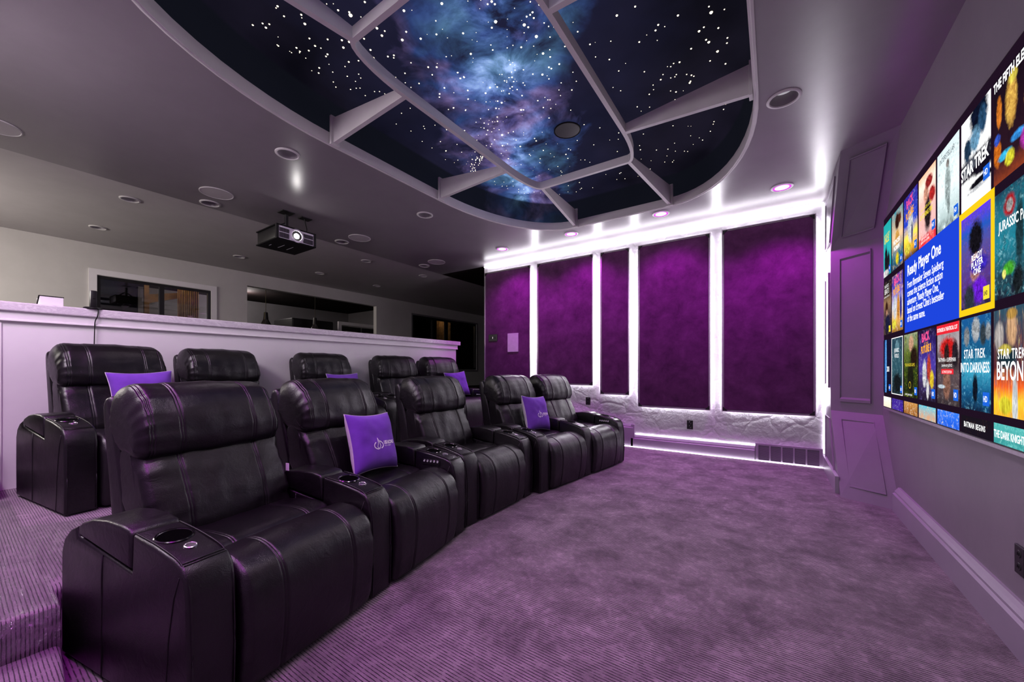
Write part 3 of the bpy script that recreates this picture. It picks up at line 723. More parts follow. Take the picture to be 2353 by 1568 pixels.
def chair_mw(ch): return Matrix.Translation(ch.location) @ Matrix.Rotation(ch.rotation_euler[2], 4, 'Z')
for ch in FRONT + BACKROW: ch.matrix_basis = chair_mw(ch)
cushion('purple logo cushion leaning in the recliner next to the nearest one', True, on_seat(FRONT[1], -.462, .045, .640, 17, 1, -4))
cushion('small-looking purple logo cushion leaning on the front-row recliner by the last seat', True, on_seat(FRONT[3], -.462, .075, .640, 17, 1, -4))
cushion('plain purple cushion with pale back on the back-row recliner at the step end', False, on_seat(BACKROW[0], -.50, .09, .66, 19, -8, 2))
cushion('purple cushion peeping over the front row on the middle back-row recliner', False, on_seat(BACKROW[2], -.485, .10, .632, 19, -4, 1))
cushion('purple cushion on the back-row recliner at the open end of the half wall', False, on_seat(BACKROW[4], -.455, .10, .640, 19, -4, 4))
# ------------------------------------------------------------------ acoustic panels on the far wall
PAN = [(-4.316, -3.346, .36, 2.845, 'purple velvet wall panel carrying the switch plate, at the free end of the wall'),
       (-3.220, -2.244, .860, 2.843, 'purple velvet wall panel second from the free wall end, right of the switch panel'),
       (-2.134, -1.697, .735, 2.842, 'narrow purple velvet wall panel between two wider ones'),
       (-1.579, -.667, .580, 2.842, 'wide purple velvet wall panel above the outlet that is clear of the recliners'),
       (-.539, .391, .577, 2.850, 'widest purple velvet wall panel in the corner above the floor vent')]
for x0, x1, z0, z1, lab in PAN:
    t = thing('acoustic_panel', lab, 'wall panel', ((x0 + x1) / 2, YF, z0), 0, 'backlit purple velvet panels on the far wall')
    w = (x1 - x0) / 2; h = z1 - z0; yb, yf = -.03, -.075
    q = MB().rbox(-w + .024, w - .024, yf + .004, yb, .024, h - .024, .008, 2); q.build('velvet_face', M['velvet'], t, smooth=True, auto=40)
    q = MB()
    for a, b_ in ((0, .010), (.014, .020)):
        d = yf if a == 0 else yf + .008
        q.box(-w + a, -w + b_, d, yb, a, h - a).box(w - b_, w - a, d, yb, a, h - a).box(-w + b_, w - b_, d, yb, a, b_).box(-w + b_, w - b_, d, yb, h - b_, h - a)
    q.box(-w + .01, w - .01, yf + .03, yb, .01, h - .01)
    q.build('frame', M['alu'], t)
    c = .052
    for sx in (-1, 1):
        for zc, sz in ((.010, 1), (h - .010, -1)):
            xx = sx * (w - .010)
            q = MB().prism([(xx, zc), (xx - sx * c, zc), (xx - sx * c * .82, zc + sz * .012), (xx - sx * .012, zc + sz * c * .82), (xx, zc + sz * c)], 'y', yf - .003, yf + .01, .001, 1)
            q.build('corner_bracket', M['black'], t)
    q = MB(); r = .035
    q.box(-w + r, -w + r + .012, yb + .004, yb + .012, r, h - r).box(w - r - .012, w - r, yb + .004, yb + .012, r, h - r)
    q.box(-w + r, w - r, yb + .004, yb + .012, r, r + .012).box(-w + r, w - r, yb + .004, yb + .012, h - r - .012, h - r)
    q.build('backlight', M['led_soft'], t)
    q = MB().box(-w + .1, -w + .14, yb, -.0, .1, h - .1).box(w - .14, w - .1, yb, -.0, .1, h - .1); q.build('standoff', M['black'], t)
# switch and pale plate on the first panel
yp = YF - .0755
t = thing('wall_switch', 'black double wall switch on the purple panel at the free wall end', 'light switch', (-4.12, yp, 1.665))
MB().rbox(-.095, .095, -.008, .004, -.062, .062, .004).build('switch_plate', M['black'], t)
for k in (-1, 0, 1): MB().rbox(k * .045 - .008, k * .045 + .008, -.016, -.006, -.018, .018, .003).build('toggle', M['metal' if k == 0 else 'black'], t)
q = MB().rbox(-3.80, -3.58, yp - .012, yp + .002, 1.405, 1.725, .003); tag(q.build('speaker_plate', M['paper']), 'blank pale rectangular plate on the purple panel beside the black switch', 'wall plate')

# led strips
def led(name, x0, x1, y0, y1, z0, z1, m, lab): return tag(MB().box(x0, x1, y0, y1, z0, z1).build(name, m), lab, 'light strip', 'white light strips edging the far wall')
led('light_strip', -4.37, XP - .02, YF - .020, YF - .006, ZC - .026, ZC - .012, M['led'], 'white light strip running along the ceiling edge of the far wall')
led('light_strip', -2.4, .46, YF - .050, YF - .040, .002, .009, M['led_floor'], 'white light strip glowing along the carpet at the far baseboard')
led('light_strip', -1.63, -.19, YF - .012, YF - .003, .182, .190, M['led_floor'], 'thin white light strip on top of the far baseboard')
led('light_strip', XP - .016, XP - .007, YF - .016, YF - .007, .16, ZC - .03, M['led'], 'upright white light strip in the corner beside the pillar')
led('light_strip', -2.4, .46, YN + .006, YN + .02, ZC - .026, ZC - .012, M['led'], 'white light strip along the ceiling edge behind the camera')

# floor vent
t = thing('floor_vent', 'purple-grey slatted air vent set into the far baseboard by the corner', 'air vent', (.135, YF, 0))
q = MB(); w = .318; 
q.box(-w, w, -.036, -.0, .0, .018).box(-w, w, -.036, -.0, .19, .212).box(-w, -w + .03, -.036, -.0, .018, .19).box(w - .03, w, -.036, -.0, .018, .19)
nb = 5; cw = (2 * w - .06) / nb
for k in range(1, nb): q.box(-w + .03 + cw * k - .008, -w + .03 + cw * k + .008, -.036, 0, .018, .19)
q.build('vent_frame', M['base'], t)
for k in range(nb):
    q = MB(); xa = -w + .03 + cw * k + (.008 if k else 0); xe = -w + .03 + cw * (k + 1) - (.008 if k < nb - 1 else 0)
    for j in range(13):
        z = .026 + j * .0125; q.poly([(xa, -.034, z), (xe, -.034, z), (xe, -.020, z + .0085), (xa, -.020, z + .0085)])
    q.build('louvre_bank', M['base'], t)
MB().box(-w + .01, w - .01, -.012, -.002, .01, .2).build('dark_duct', M['blackm'], t)

# outlets
def outlet(loc, rz, lab, dec=False):
    t = thing('power_outlet', lab, 'power outlet', loc, rz, 'black wall outlets')
    MB().rbox(-.037, .037, -.008, .001, -.058, .058, .003).build('cover_plate', M['black'], t)
    for s in (-1, 1):
        q = MB().lathe([(0, .010), (.014, .010), (.017, .007), (.017, 0)], (0, 0, 0), 20, Matrix.Translation((0, 0, s * .025)) @ Matrix.Rotation(PI / 2, 4, 'X'))
        so = q.build('socket', M['cup' if not dec else 'black'], t, smooth=True, auto=40)
        MB().box(-.007, -.0045, -.0112, -.009, s * .025 - .005, s * .025 + .006).box(.0045, .007, -.0112, -.009, s * .025 - .005, s * .025 + .006).build('slot', M['blackm'], so)
outlet((-2.354, YF, .62), 0, 'black wall outlet on the plaster under the narrow purple panel, behind the last recliner')
outlet((-.917, YF, .372), 0, 'black wall outlet on the plaster in the gap between the two widest panels')
outlet((XS, 2.393, .343), -PI / 2, 'black wall outlet on the grey wall under the screen', True)

# ------------------------------------------------------------------ wall screen
tv = thing('television', 'very large wall-mounted screen showing a grid of film covers and a blue text card', 'television', (XS, 0, 0))
XF = -.037; SY0, SY1, SZ0, SZ1 = 1.70, 4.50, .790, 2.372
MB().box(XF + .004, -.024, SY0 - .006, SY1 + .006, SZ0 - .006, SZ1 + .006).build('bezel', M['black'], tv)
MB().box(XF + .001, XF + .007, SY0 - .010, SY1 + .010, SZ0 - .022, SZ0 - .006).build('bottom_rail', M['alu'], tv)
MB().poly([(XF + .002, SY1, SZ0), (XF + .002, SY0, SZ0), (XF + .002, SY0, SZ1), (XF + .002, SY1, SZ1)]).build('display', emat('display_dark', (.020, .008, .022), 1.0), tv)
q = MB(); g = .012
q.box(-.0235, -.017, SY1 - .016, SY1 - .006, SZ0 + .1, SZ1 - .03).box(-.0235, -.017, SY0 + .006, SY0 + .016, SZ0 + .1, SZ1 - .03).box(-.0235, -.017, 3.2, SY1 - .03, SZ1 - .016, SZ1 - .006)
q.build('backlight', M['magenta_led'], tv)
def poster_mat(name, grad, blot, amt=.5, scale=4, fig=None, fig2=None, stretch=(1, 1.4), estr=1.25, seed=0):
    """abstract printed cover: vertical colour run, blotches and up to two soft blobs of colour"""
    t = NT(name); uv = t.uv(); x, y, z = t.sep(uv)
    mp = t.mapping(uv, (stretch[0], stretch[1], 1), (0, 0, 0), (seed * 1.7, seed * .9, seed))
    n = t.noise(mp, scale, 5, .62, .7); n2 = t.noise(mp, scale * 3.2, 4, .6, .4); n3 = t.noise(mp, scale * 2.1, 5, .7, 1.0)
    col = t.ramp(t.math('ADD', y, t.math('MULTIPLY', t.math('SUBTRACT', n2.outputs['Fac'], .5), .14)), grad)
    bl = t.ramp(n2.outputs['Fac'], [(.34, blot[0]), (.5, blot[1]), (.64, blot[2])])
    m = t.math('MULTIPLY', t.math('SUBTRACT', n.outputs['Fac'], .5 - .10 * amt), 7.0 * amt, None, True)
    col = t.mix(m, col, bl)
    for f in (fig, fig2):
        if not f: continue
        for (cx, cy, rx, ry, c) in f:
            dx = t.math('DIVIDE', t.math('SUBTRACT', x, cx), rx); dy = t.math('DIVIDE', t.math('SUBTRACT', y, cy), ry)
            r2 = t.math('ADD', t.math('MULTIPLY', dx, dx), t.math('MULTIPLY', dy, dy))
            r2 = t.math('ADD', r2, t.math('MULTIPLY', t.math('SUBTRACT', n2.outputs['Fac'], .5), .9))
            k = t.math('MULTIPLY', t.math('SUBTRACT', 1.0, r2), 1.7, None, True); col = t.mix(k, col, t.mix(t.math('MULTIPLY', t.math('SUBTRACT', n3.outputs['Fac'], .35), 2.2, None, True), tuple(v * .35 for v in c), tuple(min(1, v * 1.5) for v in c)))
    e = t.add('ShaderNodeEmission'); t.link(col, e.inputs[0]); e.inputs[1].default_value = estr; t.surf(e.outputs[0]); return t.m
def smtx(y, z, lift=.0): return Matrix(((0, 0, -1, XF - lift), (-1, 0, 0, y), (0, 1, 0, z), (0, 0, 0, 1)))   # x -> -y, y -> z, out of the wall = -x
def card(yl, yr, zb, zt, m, name='picture_tile', lift=0.0, parent=None, v0=0, v1=1):
    q = MB(); q.poly([(XF - lift, yl, zb), (XF - lift, yr, zb), (XF - lift, yr, zt), (XF - lift, yl, zt)])
    ul = q.b.loops.layers.uv.new('UVMap')
    for f in q.b.faces:
        for l in f.loops:
            l[ul].uv = ((yl - l.vert.co.y) / (yl - yr), v0 + (v1 - v0) * (l.vert.co.z - zb) / (zt - zb))
    return q.build(name, m, parent or tv)
TX = {k: emat('screen_text_' + k, c, s) for k, c, s in (('white', (1, 1, 1), 1.25), ('yellow', (1, .80, .06), 1.0), ('red', (.85, .03, .05), 1.0), ('dark', (.02, .02, .05), 1.0), ('pink', (1, .12, .35), 1.0), ('orange', (1, .45, .05), 1.0), ('badge', (.02, .16, .75), 1.0))}
def words(parent, body, y, z, size, col='white', align='CENTER', sx=.8, bold=.0, line=.95, space=1.0, rot=0, name='lettering', width=None):
    q = text_mesh(body, size, smtx(y, z, .0035) @ Matrix.Rotation(D(rot), 4, 'Z'), align, sx, bold, space, line, width); return q.build(name, TX[col], parent)
def badge(parent, yr, zb, body='HD', s=.052):
    q = MB().prism([(yr + s * .95, zb), (yr, zb), (yr, zb + s), (yr + s * .95, zb + s)], 'x', XF - .0030, XF - .0010, 0)
    b = q.build('badge', TX['badge' if body == 'HD' else 'yellow'], parent)
    text_mesh(body, s * (.62 if body == 'HD' else .46), smtx(yr + s * .475, zb + s * .29, .0042), 'CENTER', .8, .0006, width=s * .62).build('badge_lettering', TX['white' if body == 'HD' else 'dark'], b)
W3 = (1, 1, 1)
def col_edges(k): yl = 4.220 - .342 * k + .342; return yl + 0.0, yl - .316       # k = 0 is the far column
rows = {1: (1.876, 2.316), 2: (1.392, 1.832), 3: (.910, 1.348), 4: (.792, .876)}
G = {}
def tile(k, r, m, **kw):
    yl, yr = col_edges(k); zb, zt = rows[r]
    yl = min(yl, SY1 - .002); yr = max(yr, SY0 + .002)
    v0 = .80 if r == 4 else 0
    o = card(yl, yr, zb, zt, m, v0=v0); G[(k, r)] = o; return o, (yl + yr) / 2, yl, yr, zb, zt
pm_ = poster_mat
blk = (.008, .004, .010)
# top row, far to near
o, yc, yl, yr, zb, zt = tile(0, 1, pm_('cover_teal', [(0, (.02, .28, .32)), (.5, (.03, .45, .45)), (1, (.02, .36, .36))], ((.02, .3, .3), (.05, .5, .5), (.02, .3, .34)), .3, 3, [(.35, .30, .22, .33, (.015, .012, .02)), (.65, .22, .2, .26, (.02, .015, .025)), (.3, .06, .5, .08, (.75, .7, .7))], None, seed=1))
words(o, 'THE MAN FROM', yc, zt - .115, .036, 'yellow', sx=.72); words(o, 'UNCLE', yc, zt - .165, .068, 'yellow', sx=.72, bold=.002); badge(o, yr + .01, zb + .02)
o, yc, yl, yr, zb, zt = tile(1, 1, pm_('cover_bronze', [(0, (.02, .07, .12)), (.25, (.02, .16, .24)), (.55, (.8, .55, .32)), (1, (.03, .26, .34))], ((.9, .75, .5), (.55, .2, .06), (.95, .85, .7)), .35, 5, [(.5, .80, .22, .17, (.05, .015, .012)), (.5, .52, .2, .16, (.85, .40, .10)), (.72, .82, .14, .10, (.12, .03, .02)), (.5, .16, .17, .12, (.95, .62, .03))], None, seed=2))
words(o, 'WONDER\nWOMAN', yc, zb + .185, .050, sx=.8, bold=.001); badge(o, yr + .01, zb + .02)
o, yc, yl, yr, zb, zt = tile(2, 1, pm_('cover_blue_flame', [(0, (.03, .01, .02)), (.18, (.95, .5, .03)), (.34, (1, .75, .1)), (.55, (.02, .06, .55)), (1, (.04, .02, .28))], ((.85, .9, 1), (.05, .12, .6), (.02, .03, .2)), .3, 5, [(.5, .47, .24, .28, (.86, .9, .98)), (.62, .35, .07, .2, (.1, .1, .2)), (.3, .16, .3, .1, (1, .7, .08))], None, seed=3))
words(o, 'BACK', yc, zt - .085, .080, 'pink', sx=.75, bold=.003, rot=6); words(o, 'TO THE', yc, zt - .115, .028, 'orange', sx=.9, rot=6); words(o, 'FUTURE', yc, zt - .165, .066, 'orange', sx=.75, bold=.003, rot=6); badge(o, yr + .01, zb + .03)
o, yc, yl, yr, zb, zt = tile(3, 1, pm_('cover_rose', [(0, (.75, .04, .06)), (.10, (.65, .04, .06)), (.16, (.72, .45, .45)), (.6, (.86, .5, .45)), (.85, (1, .8, .68)), (1, (.95, .5, .32))], ((.9, .6, .5), (.85, .3, .2), (1, .85, .75)), .3, 4, [(.55, .42, .22, .30, (.035, .02, .025)), (.45, .70, .16, .14, (.75, .35, .25)), (.62, .83, .25, .10, (.35, .03, .03)), (.8, .62, .2, .12, (.5, .03, .03))], None, seed=4))
words(o, 'THE HUNGER GAMES', yc, zt - .225, .027, 'yellow', sx=.78); words(o, 'CATCHING FIRE', yc, zt - .27, .042, 'yellow', sx=.76, bold=.001); words(o, 'EVERY REVOLUTION\nBEGINS WITH A SPARK', yc + .02, zb + .034, .021, sx=.74); badge(o, yr + .008, zb + .05)
o, yc, yl, yr, zb, zt = tile(4, 1, pm_('cover_ice', [(0, (.10, .13, .13)), (.14, (.45, .55, .55)), (.5, (.80, .90, .92)), (1, (.62, .72, .74))], ((.92, 1, 1), (.6, .72, .72), (.30, .38, .38)), .55, 5, [(.5, .50, .15, .30, (.42, .50, .50)), (.5, .77, .09, .06, (.30, .27, .26)), (.54, .26, .07, .16, (.35, .42, .42))], None, seed=5))
words(o, 'INTERSTELLAR', yc, zt - .072, .042, 'dark', sx=.76, space=1.05); badge(o, yr + .012, zb + .02)
o, yc, yl, yr, zb, zt = tile(5, 1, pm_('cover_white_blue', [(0, (1, 1, 1)), (.30, (1, 1, 1)), (.34, (.02, .015, .03)), (.50, (.02, .02, .03)), (.56, (1, 1, 1)), (1, (1, 1, 1))], ((1, 1, 1), (.95, .97, 1), (.8, .86, .95)), .12, 4, [(.62, .90, .36, .24, (.006, .010, .03)), (.74, .80, .16, .17, (.03, .09, .18)), (.24, .64, .17, .15, (.02, .05, .10)), (.5, .68, .20, .15, (.16, .34, .50)), (.75, .34, .42, .10, (.012, .008, .02)), (.3, .44, .3, .09, (.10, .11, .14))], [(.70, .20, .48, .05, (.01, .008, .015)), (.62, .15, .5, .028, (.75, .78, .85))], seed=6))
words(o, 'STAR TREK', yc, zb + .155, .082, sx=.72, bold=.003, rot=2); badge(o, yr + .008, zb + .065, s=.06)
o, yc, yl, yr, zb, zt = tile(6, 1, pm_('cover_black_orange', [(0, (.25, .05, .02)), (.2, (.03, .01, .02)), (1, (.01, .005, .012))], (blk, blk, (.02, .01, .02)), .2, 4, [(.46, .66, .17, .26, (.95, .45, .10)), (.50, .86, .13, .07, (.85, .60, .10)), (.15, .67, .085, .17, (.75, .22, .03)), (.90, .55, .15, .20, (.72, .32, .08)), (.10, .30, .12, .16, (.85, .20, .02))], [(.10, .42, .10, .06, (.05, .12, .6)), (.62, .30, .2, .05, (.05, .30, .85)), (.30, .22, .2, .05, (.05, .45, .85)), (.42, .16, .14, .08, (.9, .72, .05)), (.85, .22, .2, .12, (.45, .05, .40))], seed=7))
words(o, 'THE FIFTH ELEMENT', yl - .010, zt - .052, .056, align='LEFT', sx=.66, bold=.002)
# second row
o, yc, yl, yr, zb, zt = tile(0, 2, pm_('cover_sepia', [(0, (.02, .012, .02)), (.35, (.05, .03, .05)), (.6, (.30, .18, .09)), (.75, (.03, .02, .025)), (1, (.012, .008, .014))], ((.5, .32, .18), (.12, .07, .05), (.55, .42, .3)), .4, 5, [(.42, .48, .2, .17, (.06, .02, .015)), (.45, .40, .12, .08, (.6, .33, .22)), (.55, .2, .36, .2, (.02, .02, .06))], None, seed=8))
words(o, 'FANTASTIC', yc, zt - .055, .038, sx=.72); words(o, 'BEASTS', yc, zt - .105, .060, sx=.72); words(o, 'AND WHERE TO FIND THEM', yc, zt - .135, .018, sx=.78); badge(o, yr + .012, zb + .015, 'UHD', .05)
o, yc, yl, yr, zb, zt = tile(1, 2, pm_('cover_indigo_gold', [(0, (.25, .12, .02)), (.2, (.7, .45, .08)), (.45, (.6, .6, .7)), (.7, (.12, .08, .5)), (1, (.05, .02, .22))], ((.9, .9, 1), (.7, .3, .05), (.1, .08, .45)), .45, 5, [(.3, .42, .16, .24, (.85, .88, .95)), (.6, .40, .15, .28, (.75, .30, .06)), (.82, .4, .1, .25, (.05, .04, .3)), (.2, .14, .22, .1, (1, .75, .08))], None, seed=9))
words(o, 'BACK', yc, zt - .075, .078, 'pink', sx=.75, bold=.003, rot=6); words(o, 'FUTURE', yc, zt - .150, .066, 'orange', sx=.75, bold=.003, rot=6); words(o, 'TO THE', yc, zt - .103, .026, 'yellow', sx=.9, rot=6); badge(o, yr + .008, zb + .02)
bt = emat('card_blue', (.018, .075, .72), 1.0)
txt = card(3.860, 2.878, 1.362, 1.876, bt, 'text_card')
def lines(): 
    words(txt, 'Ready Player One', 3.778, 1.752, .104, align='LEFT', bold=.0024, width=.65)
    for i, s in enumerate(('From filmmaker Steven Spielberg', 'comes the science fiction action', 'adventure "Ready Player One,"', 'based on Ernest Cline\'s bestseller', 'of the same name.')):
        words(txt, s, 3.778, 1.666 - i * .0585, .069, align='LEFT', bold=.0009, width=(.69, .68, .635, .70, .38)[i])
lines()
sel = card(2.878, 2.500, 1.362, 1.876, emat('highlight_yellow', (1.0, .66, .015), 1.0), 'highlight_border', .0006)
o = card(2.848, 2.534, 1.394, 1.840, pm_('cover_violet', [(0, (.03, .02, .05)), (.3, (.10, .04, .22)), (.62, (.10, .08, .30)), (.80, (.02, .10, .45)), (1, (.12, .04, .75))], ((.35, .14, .22), (.06, .06, .25), (.20, .10, .6)), .42, 5, [(.52, .70, .27, .22, (.012, .010, .016)), (.50, .40, .20, .17, (.55, .26, .24)), (.62, .42, .36, .10, (.06, .03, .48)), (.62, .16, .30, .15, (.18, .02, .72)), (.30, .10, .22, .16, (.04, .05, .07))], None, seed=10), 'picture_tile', .0012, sel)
G['sel'] = o
words(o, 'READY\nPLAYER\nONE', 2.665, 1.610, .042, sx=.86, bold=.001, line=.82, rot=4); badge(o, 2.546, 1.412, 'UHD', .058)
o, yc, yl, yr, zb, zt = tile(6, 2, pm_('cover_deep_teal', [(0, (.015, .012, .03)), (.2, (.02, .05, .07)), (.5, (.02, .22, .30)), (.8, (.02, .16, .22)), (1, (.015, .05, .09))], ((.03, .35, .42), (.01, .07, .10), (.30, .60, .65)), .45, 4, [(.66, .55, .11, .36, (.02, .055, .07)), (.40, .26, .18, .07, (.10, .50, .05)), (.28, .22, .06, .05, (1, .85, .2)), (.62, .12, .14, .16, (.015, .02, .025))], [(.42, .83, .17, .12, (.5, .02, .03)), (.42, .83, .10, .07, (.45, .42, .42))], seed=11))
words(o, 'JURASSIC PARK', yl - .055, zt - .165, .058, align='LEFT', sx=.66, bold=.001)
# third row
o, yc, yl, yr, zb, zt = tile(0, 3, pm_('cover_space_blue', [(0, (.008, .006, .02)), (1, (.01, .008, .03))], (blk, (.02, .02, .06), (.1, .1, .2)), .15, 9, [(.30, .5, .17, .9, (.04, .22, .85)), (.33, .5, .06, .85, (.25, .55, 1))], None, seed=12))
words(o, '2001', yc - .05, zb + .175, .060, sx=.75, bold=.001); badge(o, yr + .01, zb + .02)
o, yc, yl, yr, zb, zt = tile(1, 3, pm_('cover_steel', [(0, (.012, .014, .02)), (.5, (.03, .09, .12)), (1, (.02, .05, .08))], ((.10, .26, .32), (.02, .05, .07), (.3, .5, .55)), .5, 6, [(.5, .85, .2, .12, (.16, .30, .36)), (.5, .2, .4, .2, (.012, .016, .02))], None, seed=13))
words(o, 'JURASSIC\nWORLD', yc, zt - .115, .044, sx=.8); badge(o, yr + .01, zb + .02)
fr_ = MB()
for a in ((yl, yl - .006, zb, zt), (yr + .006, yr, zb, zt), (yl, yr, zb, zb + .006), (yl, yr, zt - .006, zt)): fr_.box(XF - .0022, XF - .001, a[1], a[0], a[2], a[3])
fr_.build('tile_border', TX['white'], o)
o, yc, yl, yr, zb, zt = tile(2, 3, pm_('cover_forest', [(0, (.015, .02, .008)), (.4, (.03, .05, .012)), (.7, (.12, .16, .04)), (1, (.30, .34, .22))], ((.55, .62, .05), (.05, .08, .01), (.015, .02, .008)), .55, 7, [(.55, .84, .2, .15, (.70, .40, .26)), (.75, .62, .3, .2, (.03, .015, .01)), (.5, .3, .28, .3, (.02, .02, .012))], None, seed=14))
words(o, 'THE HUNGER GAMES', yc, zt - .225, .031, 'yellow', sx=.76); words(o, 'A HEROIC JOURNEY BEGINS', yc + .03, zb + .012, .017, sx=.8)
MB().lathe([(.020, 0), (.024, 0)], (0, 0, 0), 24, smtx(yc, zb + .085, .003)).build('ring_emblem', TX['yellow'], o); badge(o, yr + .006, zb + .022)
o, yc, yl, yr, zb, zt = tile(3, 3, pm_('cover_indigo_white', [(0, (.02, .012, .03)), (.25, (.05, .03, .10)), (.5, (.08, .05, .35)), (.72, (.04, .02, .18)), (1, (.015, .008, .03))], ((.5, .5, .65), (.08, .05, .3), (.02, .01, .08)), .35, 5, [(.36, .38, .15, .22, (.90, .92, 1)), (.62, .44, .13, .24, (.60, .08, .05)), (.78, .3, .13, .15, (.95, .55, .04)), (.55, .16, .10, .16, (.85, .82, .8))], None, seed=15))
words(o, 'BACK', yc + .01, zt - .070, .074, 'pink', sx=.75, bold=.003, rot=5); words(o, 'TO THE', yc, zt - .096, .025, 'orange', sx=.9, rot=5); words(o, 'FUTURE II', yc, zt - .140, .060, 'orange', sx=.72, bold=.003, rot=5); badge(o, yr + .008, zb + .02, s=.056)
o, yc, yl, yr, zb, zt = tile(4, 3, pm_('cover_grey_red', [(0, (.04, .03, .035)), (.35, (.10, .07, .08)), (.55, (.05, .03, .035)), (.75, (.40, .34, .36)), (1, (.30, .28, .30))], ((.3, .2, .18), (.06, .04, .05), (.5, .45, .46)), .4, 6, [(.5, .70, .44, .16, (.62, .02, .02)), (.45, .62, .14, .17, (.05, .02, .02)), (.82, .62, .15, .2, (.03, .02, .03)), (.45, .26, .20, .22, (.30, .15, .11)), (.2, .22, .2, .03, (.6, .75, .95))], None, seed=16))
q = MB().prism([(yl, zt - .052), (yr, zt - .052), (yr, zt), (yl, zt)], 'x', XF - .0028, XF - .001); q.build('red_banner', TX['red'], o); words(o, 'EXTENDED & THEATRICAL CUT', yc, zt - .037, .029, sx=.70, bold=.0006)
words(o, 'BATMAN v SUPERMAN', yc, zt - .205, .032, sx=.78); words(o, 'DAWN OF JUSTICE', yc, zt - .232, .019, sx=.95)
q = MB().prism([(yc + .085, zt - .272), (yc - .085, zt - .272), (yc - .085, zt - .244), (yc + .085, zt - .244)], 'x', XF - .0028, XF - .001); q.build('red_banner', TX['red'], o); words(o, 'ULTIMATE EDITION', yc, zt - .267, .021, sx=.75); badge(o, yr + .012, zb + .03, s=.058)
o, yc, yl, yr, zb, zt = tile(5, 3, pm_('cover_cold_blue', [(0, (.008, .02, .05)), (.2, (.01, .10, .22)), (.42, (.05, .35, .50)), (.6, (.012, .11, .22)), (1, (.012, .10, .28))], ((.25, .6, .75), (.012, .12, .25), (.01, .05, .13)), .5, 6, [(.52, .86, .16, .15, (.42, .44, .46)), (.20, .80, .12, .12, (.26, .28, .30)), (.76, .80, .12, .14, (.05, .07, .09)), (.5, .23, .10, .18, (.008, .012, .025)), (.92, .82, .1, .1, (.30, .33, .36))], None, seed=17))
words(o, 'STAR TREK', yc, zb + .245, .060, sx=.68, bold=.001, space=1.15); words(o, 'INTO DARKNESS', yc, zb + .178, .066, sx=.62, bold=.001); badge(o, yr + .012, zb + .03, s=.06)
o, yc, yl, yr, zb, zt = tile(6, 3, pm_('cover_streaks', [(0, (.85, .45, .02)), (.15, (.95, .55, .03)), (.28, (.75, .12, .02)), (.45, (.10, .02, .03)), (1, (.03, .08, .12))], ((.95, .85, .4), (.3, .03, .03), (.05, .35, .45)), .35, 4, [(.47, .80, .15, .18, (.70, .42, .24)), (.47, .94, .15, .06, (.50, .30, .08)), (.15, .75, .14, .16, (.55, .50, .48)), (.35, .55, .3, .12, (.02, .05, .07)), (.30, .62, .2, .06, (.6, .5, .1))], [(.55, .12, .08, .34, (.75, .85, .9)), (.3, .10, .2, .10, (1, .75, .05))], stretch=(3, .6), seed=18))
words(o, 'STAR TREK', yl - .045, zb + .235, .056, align='LEFT', sx=.68, bold=.001, space=1.15); words(o, 'BEYOND', yl - .035, zb + .150, .105, align='LEFT', sx=.62, bold=.002)
for r_, c_ in ((1, ((.03, .03, .06), (.5, .3, .1))), (2, ((.3, .05, .05), (.8, .5, .2))), (3, ((.05, .12, .2), (.4, .6, .7)))):
    tile(7, r_, pm_('cover_end_%d' % r_, [(0, c_[0]), (1, c_[1])], (c_[0], c_[1], (.1, .08, .1)), .5, 5, seed=30 + r_))
# cut-off bottom row
cuts = [((.85, .72, .55), (.95, .9, .85), (.5, .25, .15)), ((.06, .02, .30), (.05, .02, .26), (.4, .35, .6)), ((.30, .12, .03), (.55, .28, .08), (.75, .7, .65)), ((.6, .35, .22), (.1, .5, .65), (.85, .65, .3)), ((.02, .12, .65), (.04, .2, .8), (.75, .68, .45)), ((.012, .008, .016), (.012, .008, .014), (.12, .05, .02)), ((.05, .30, .30), (.10, .45, .43), (.30, .6, .56))]
for k, c in enumerate(cuts):
    o, yc, yl, yr, zb, zt = tile(k, 4, pm_('cover_cut_%s' % 'abcdefg'[k], [(0, c[0]), (.85, c[0]), (1, c[1])], c, .6 if k != 5 else .2, 8, seed=20 + k))
    if k == 5: words(o, 'BATMAN BEGINS', yc, zb + .032, .036, sx=.70, bold=.001, space=1.25)
    if k == 6: words(o, 'THE DARK KNIGHT RISES', yl - .012, zb + .026, .044, align='LEFT', sx=.62, bold=.001)

# ------------------------------------------------------------------ ceiling fixtures
def downlight(x, y, state, lab, grp, sz=1.0, z=ZC):
    t = thing('downlight', lab, 'ceiling light', (x, y, z), 0, grp)
    R = .098 * sz
    MB().lathe([(R, 0), (R, -.005), (R * .95, -.009), (R * .84, -.010), (R * .80, -.006), (R * .80, .0)], n=40).build('trim_ring', M['lip'] if state != 'magenta' else M['white'], t, smooth=True, auto=40)
    if state == 'magenta':
        MB().lathe([(0, -.006), (R * .66, -.006)], n=32).build('lens', M['lamp_magenta'], t)
        MB().lathe([(R * .66, -.006), (R * .80, -.005), (R * .80, -.002)], n=32).build('lens_rim', M['lamp_rim'], t)
    else:
        MB().lathe([(R * .80, -.003), (R * .76, .02), (R * .60, .075)], n=36).build('reflector', M['ceiling'], t, smooth=True)
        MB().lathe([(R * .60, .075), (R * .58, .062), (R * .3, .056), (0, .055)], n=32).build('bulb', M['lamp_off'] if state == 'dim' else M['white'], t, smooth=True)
    return t
MAG = [(.07, 4.865, 'glowing magenta downlight nearest the pillar corner'), (-1.13, 4.87, 'glowing magenta downlight at the skylight rib end, second from the pillar'), (-2.33, 4.89, 'glowing magenta downlight just below the far curve of the skylight, third from the pillar'), (-3.51, 4.89, 'glowing magenta downlight farthest from the screen')]
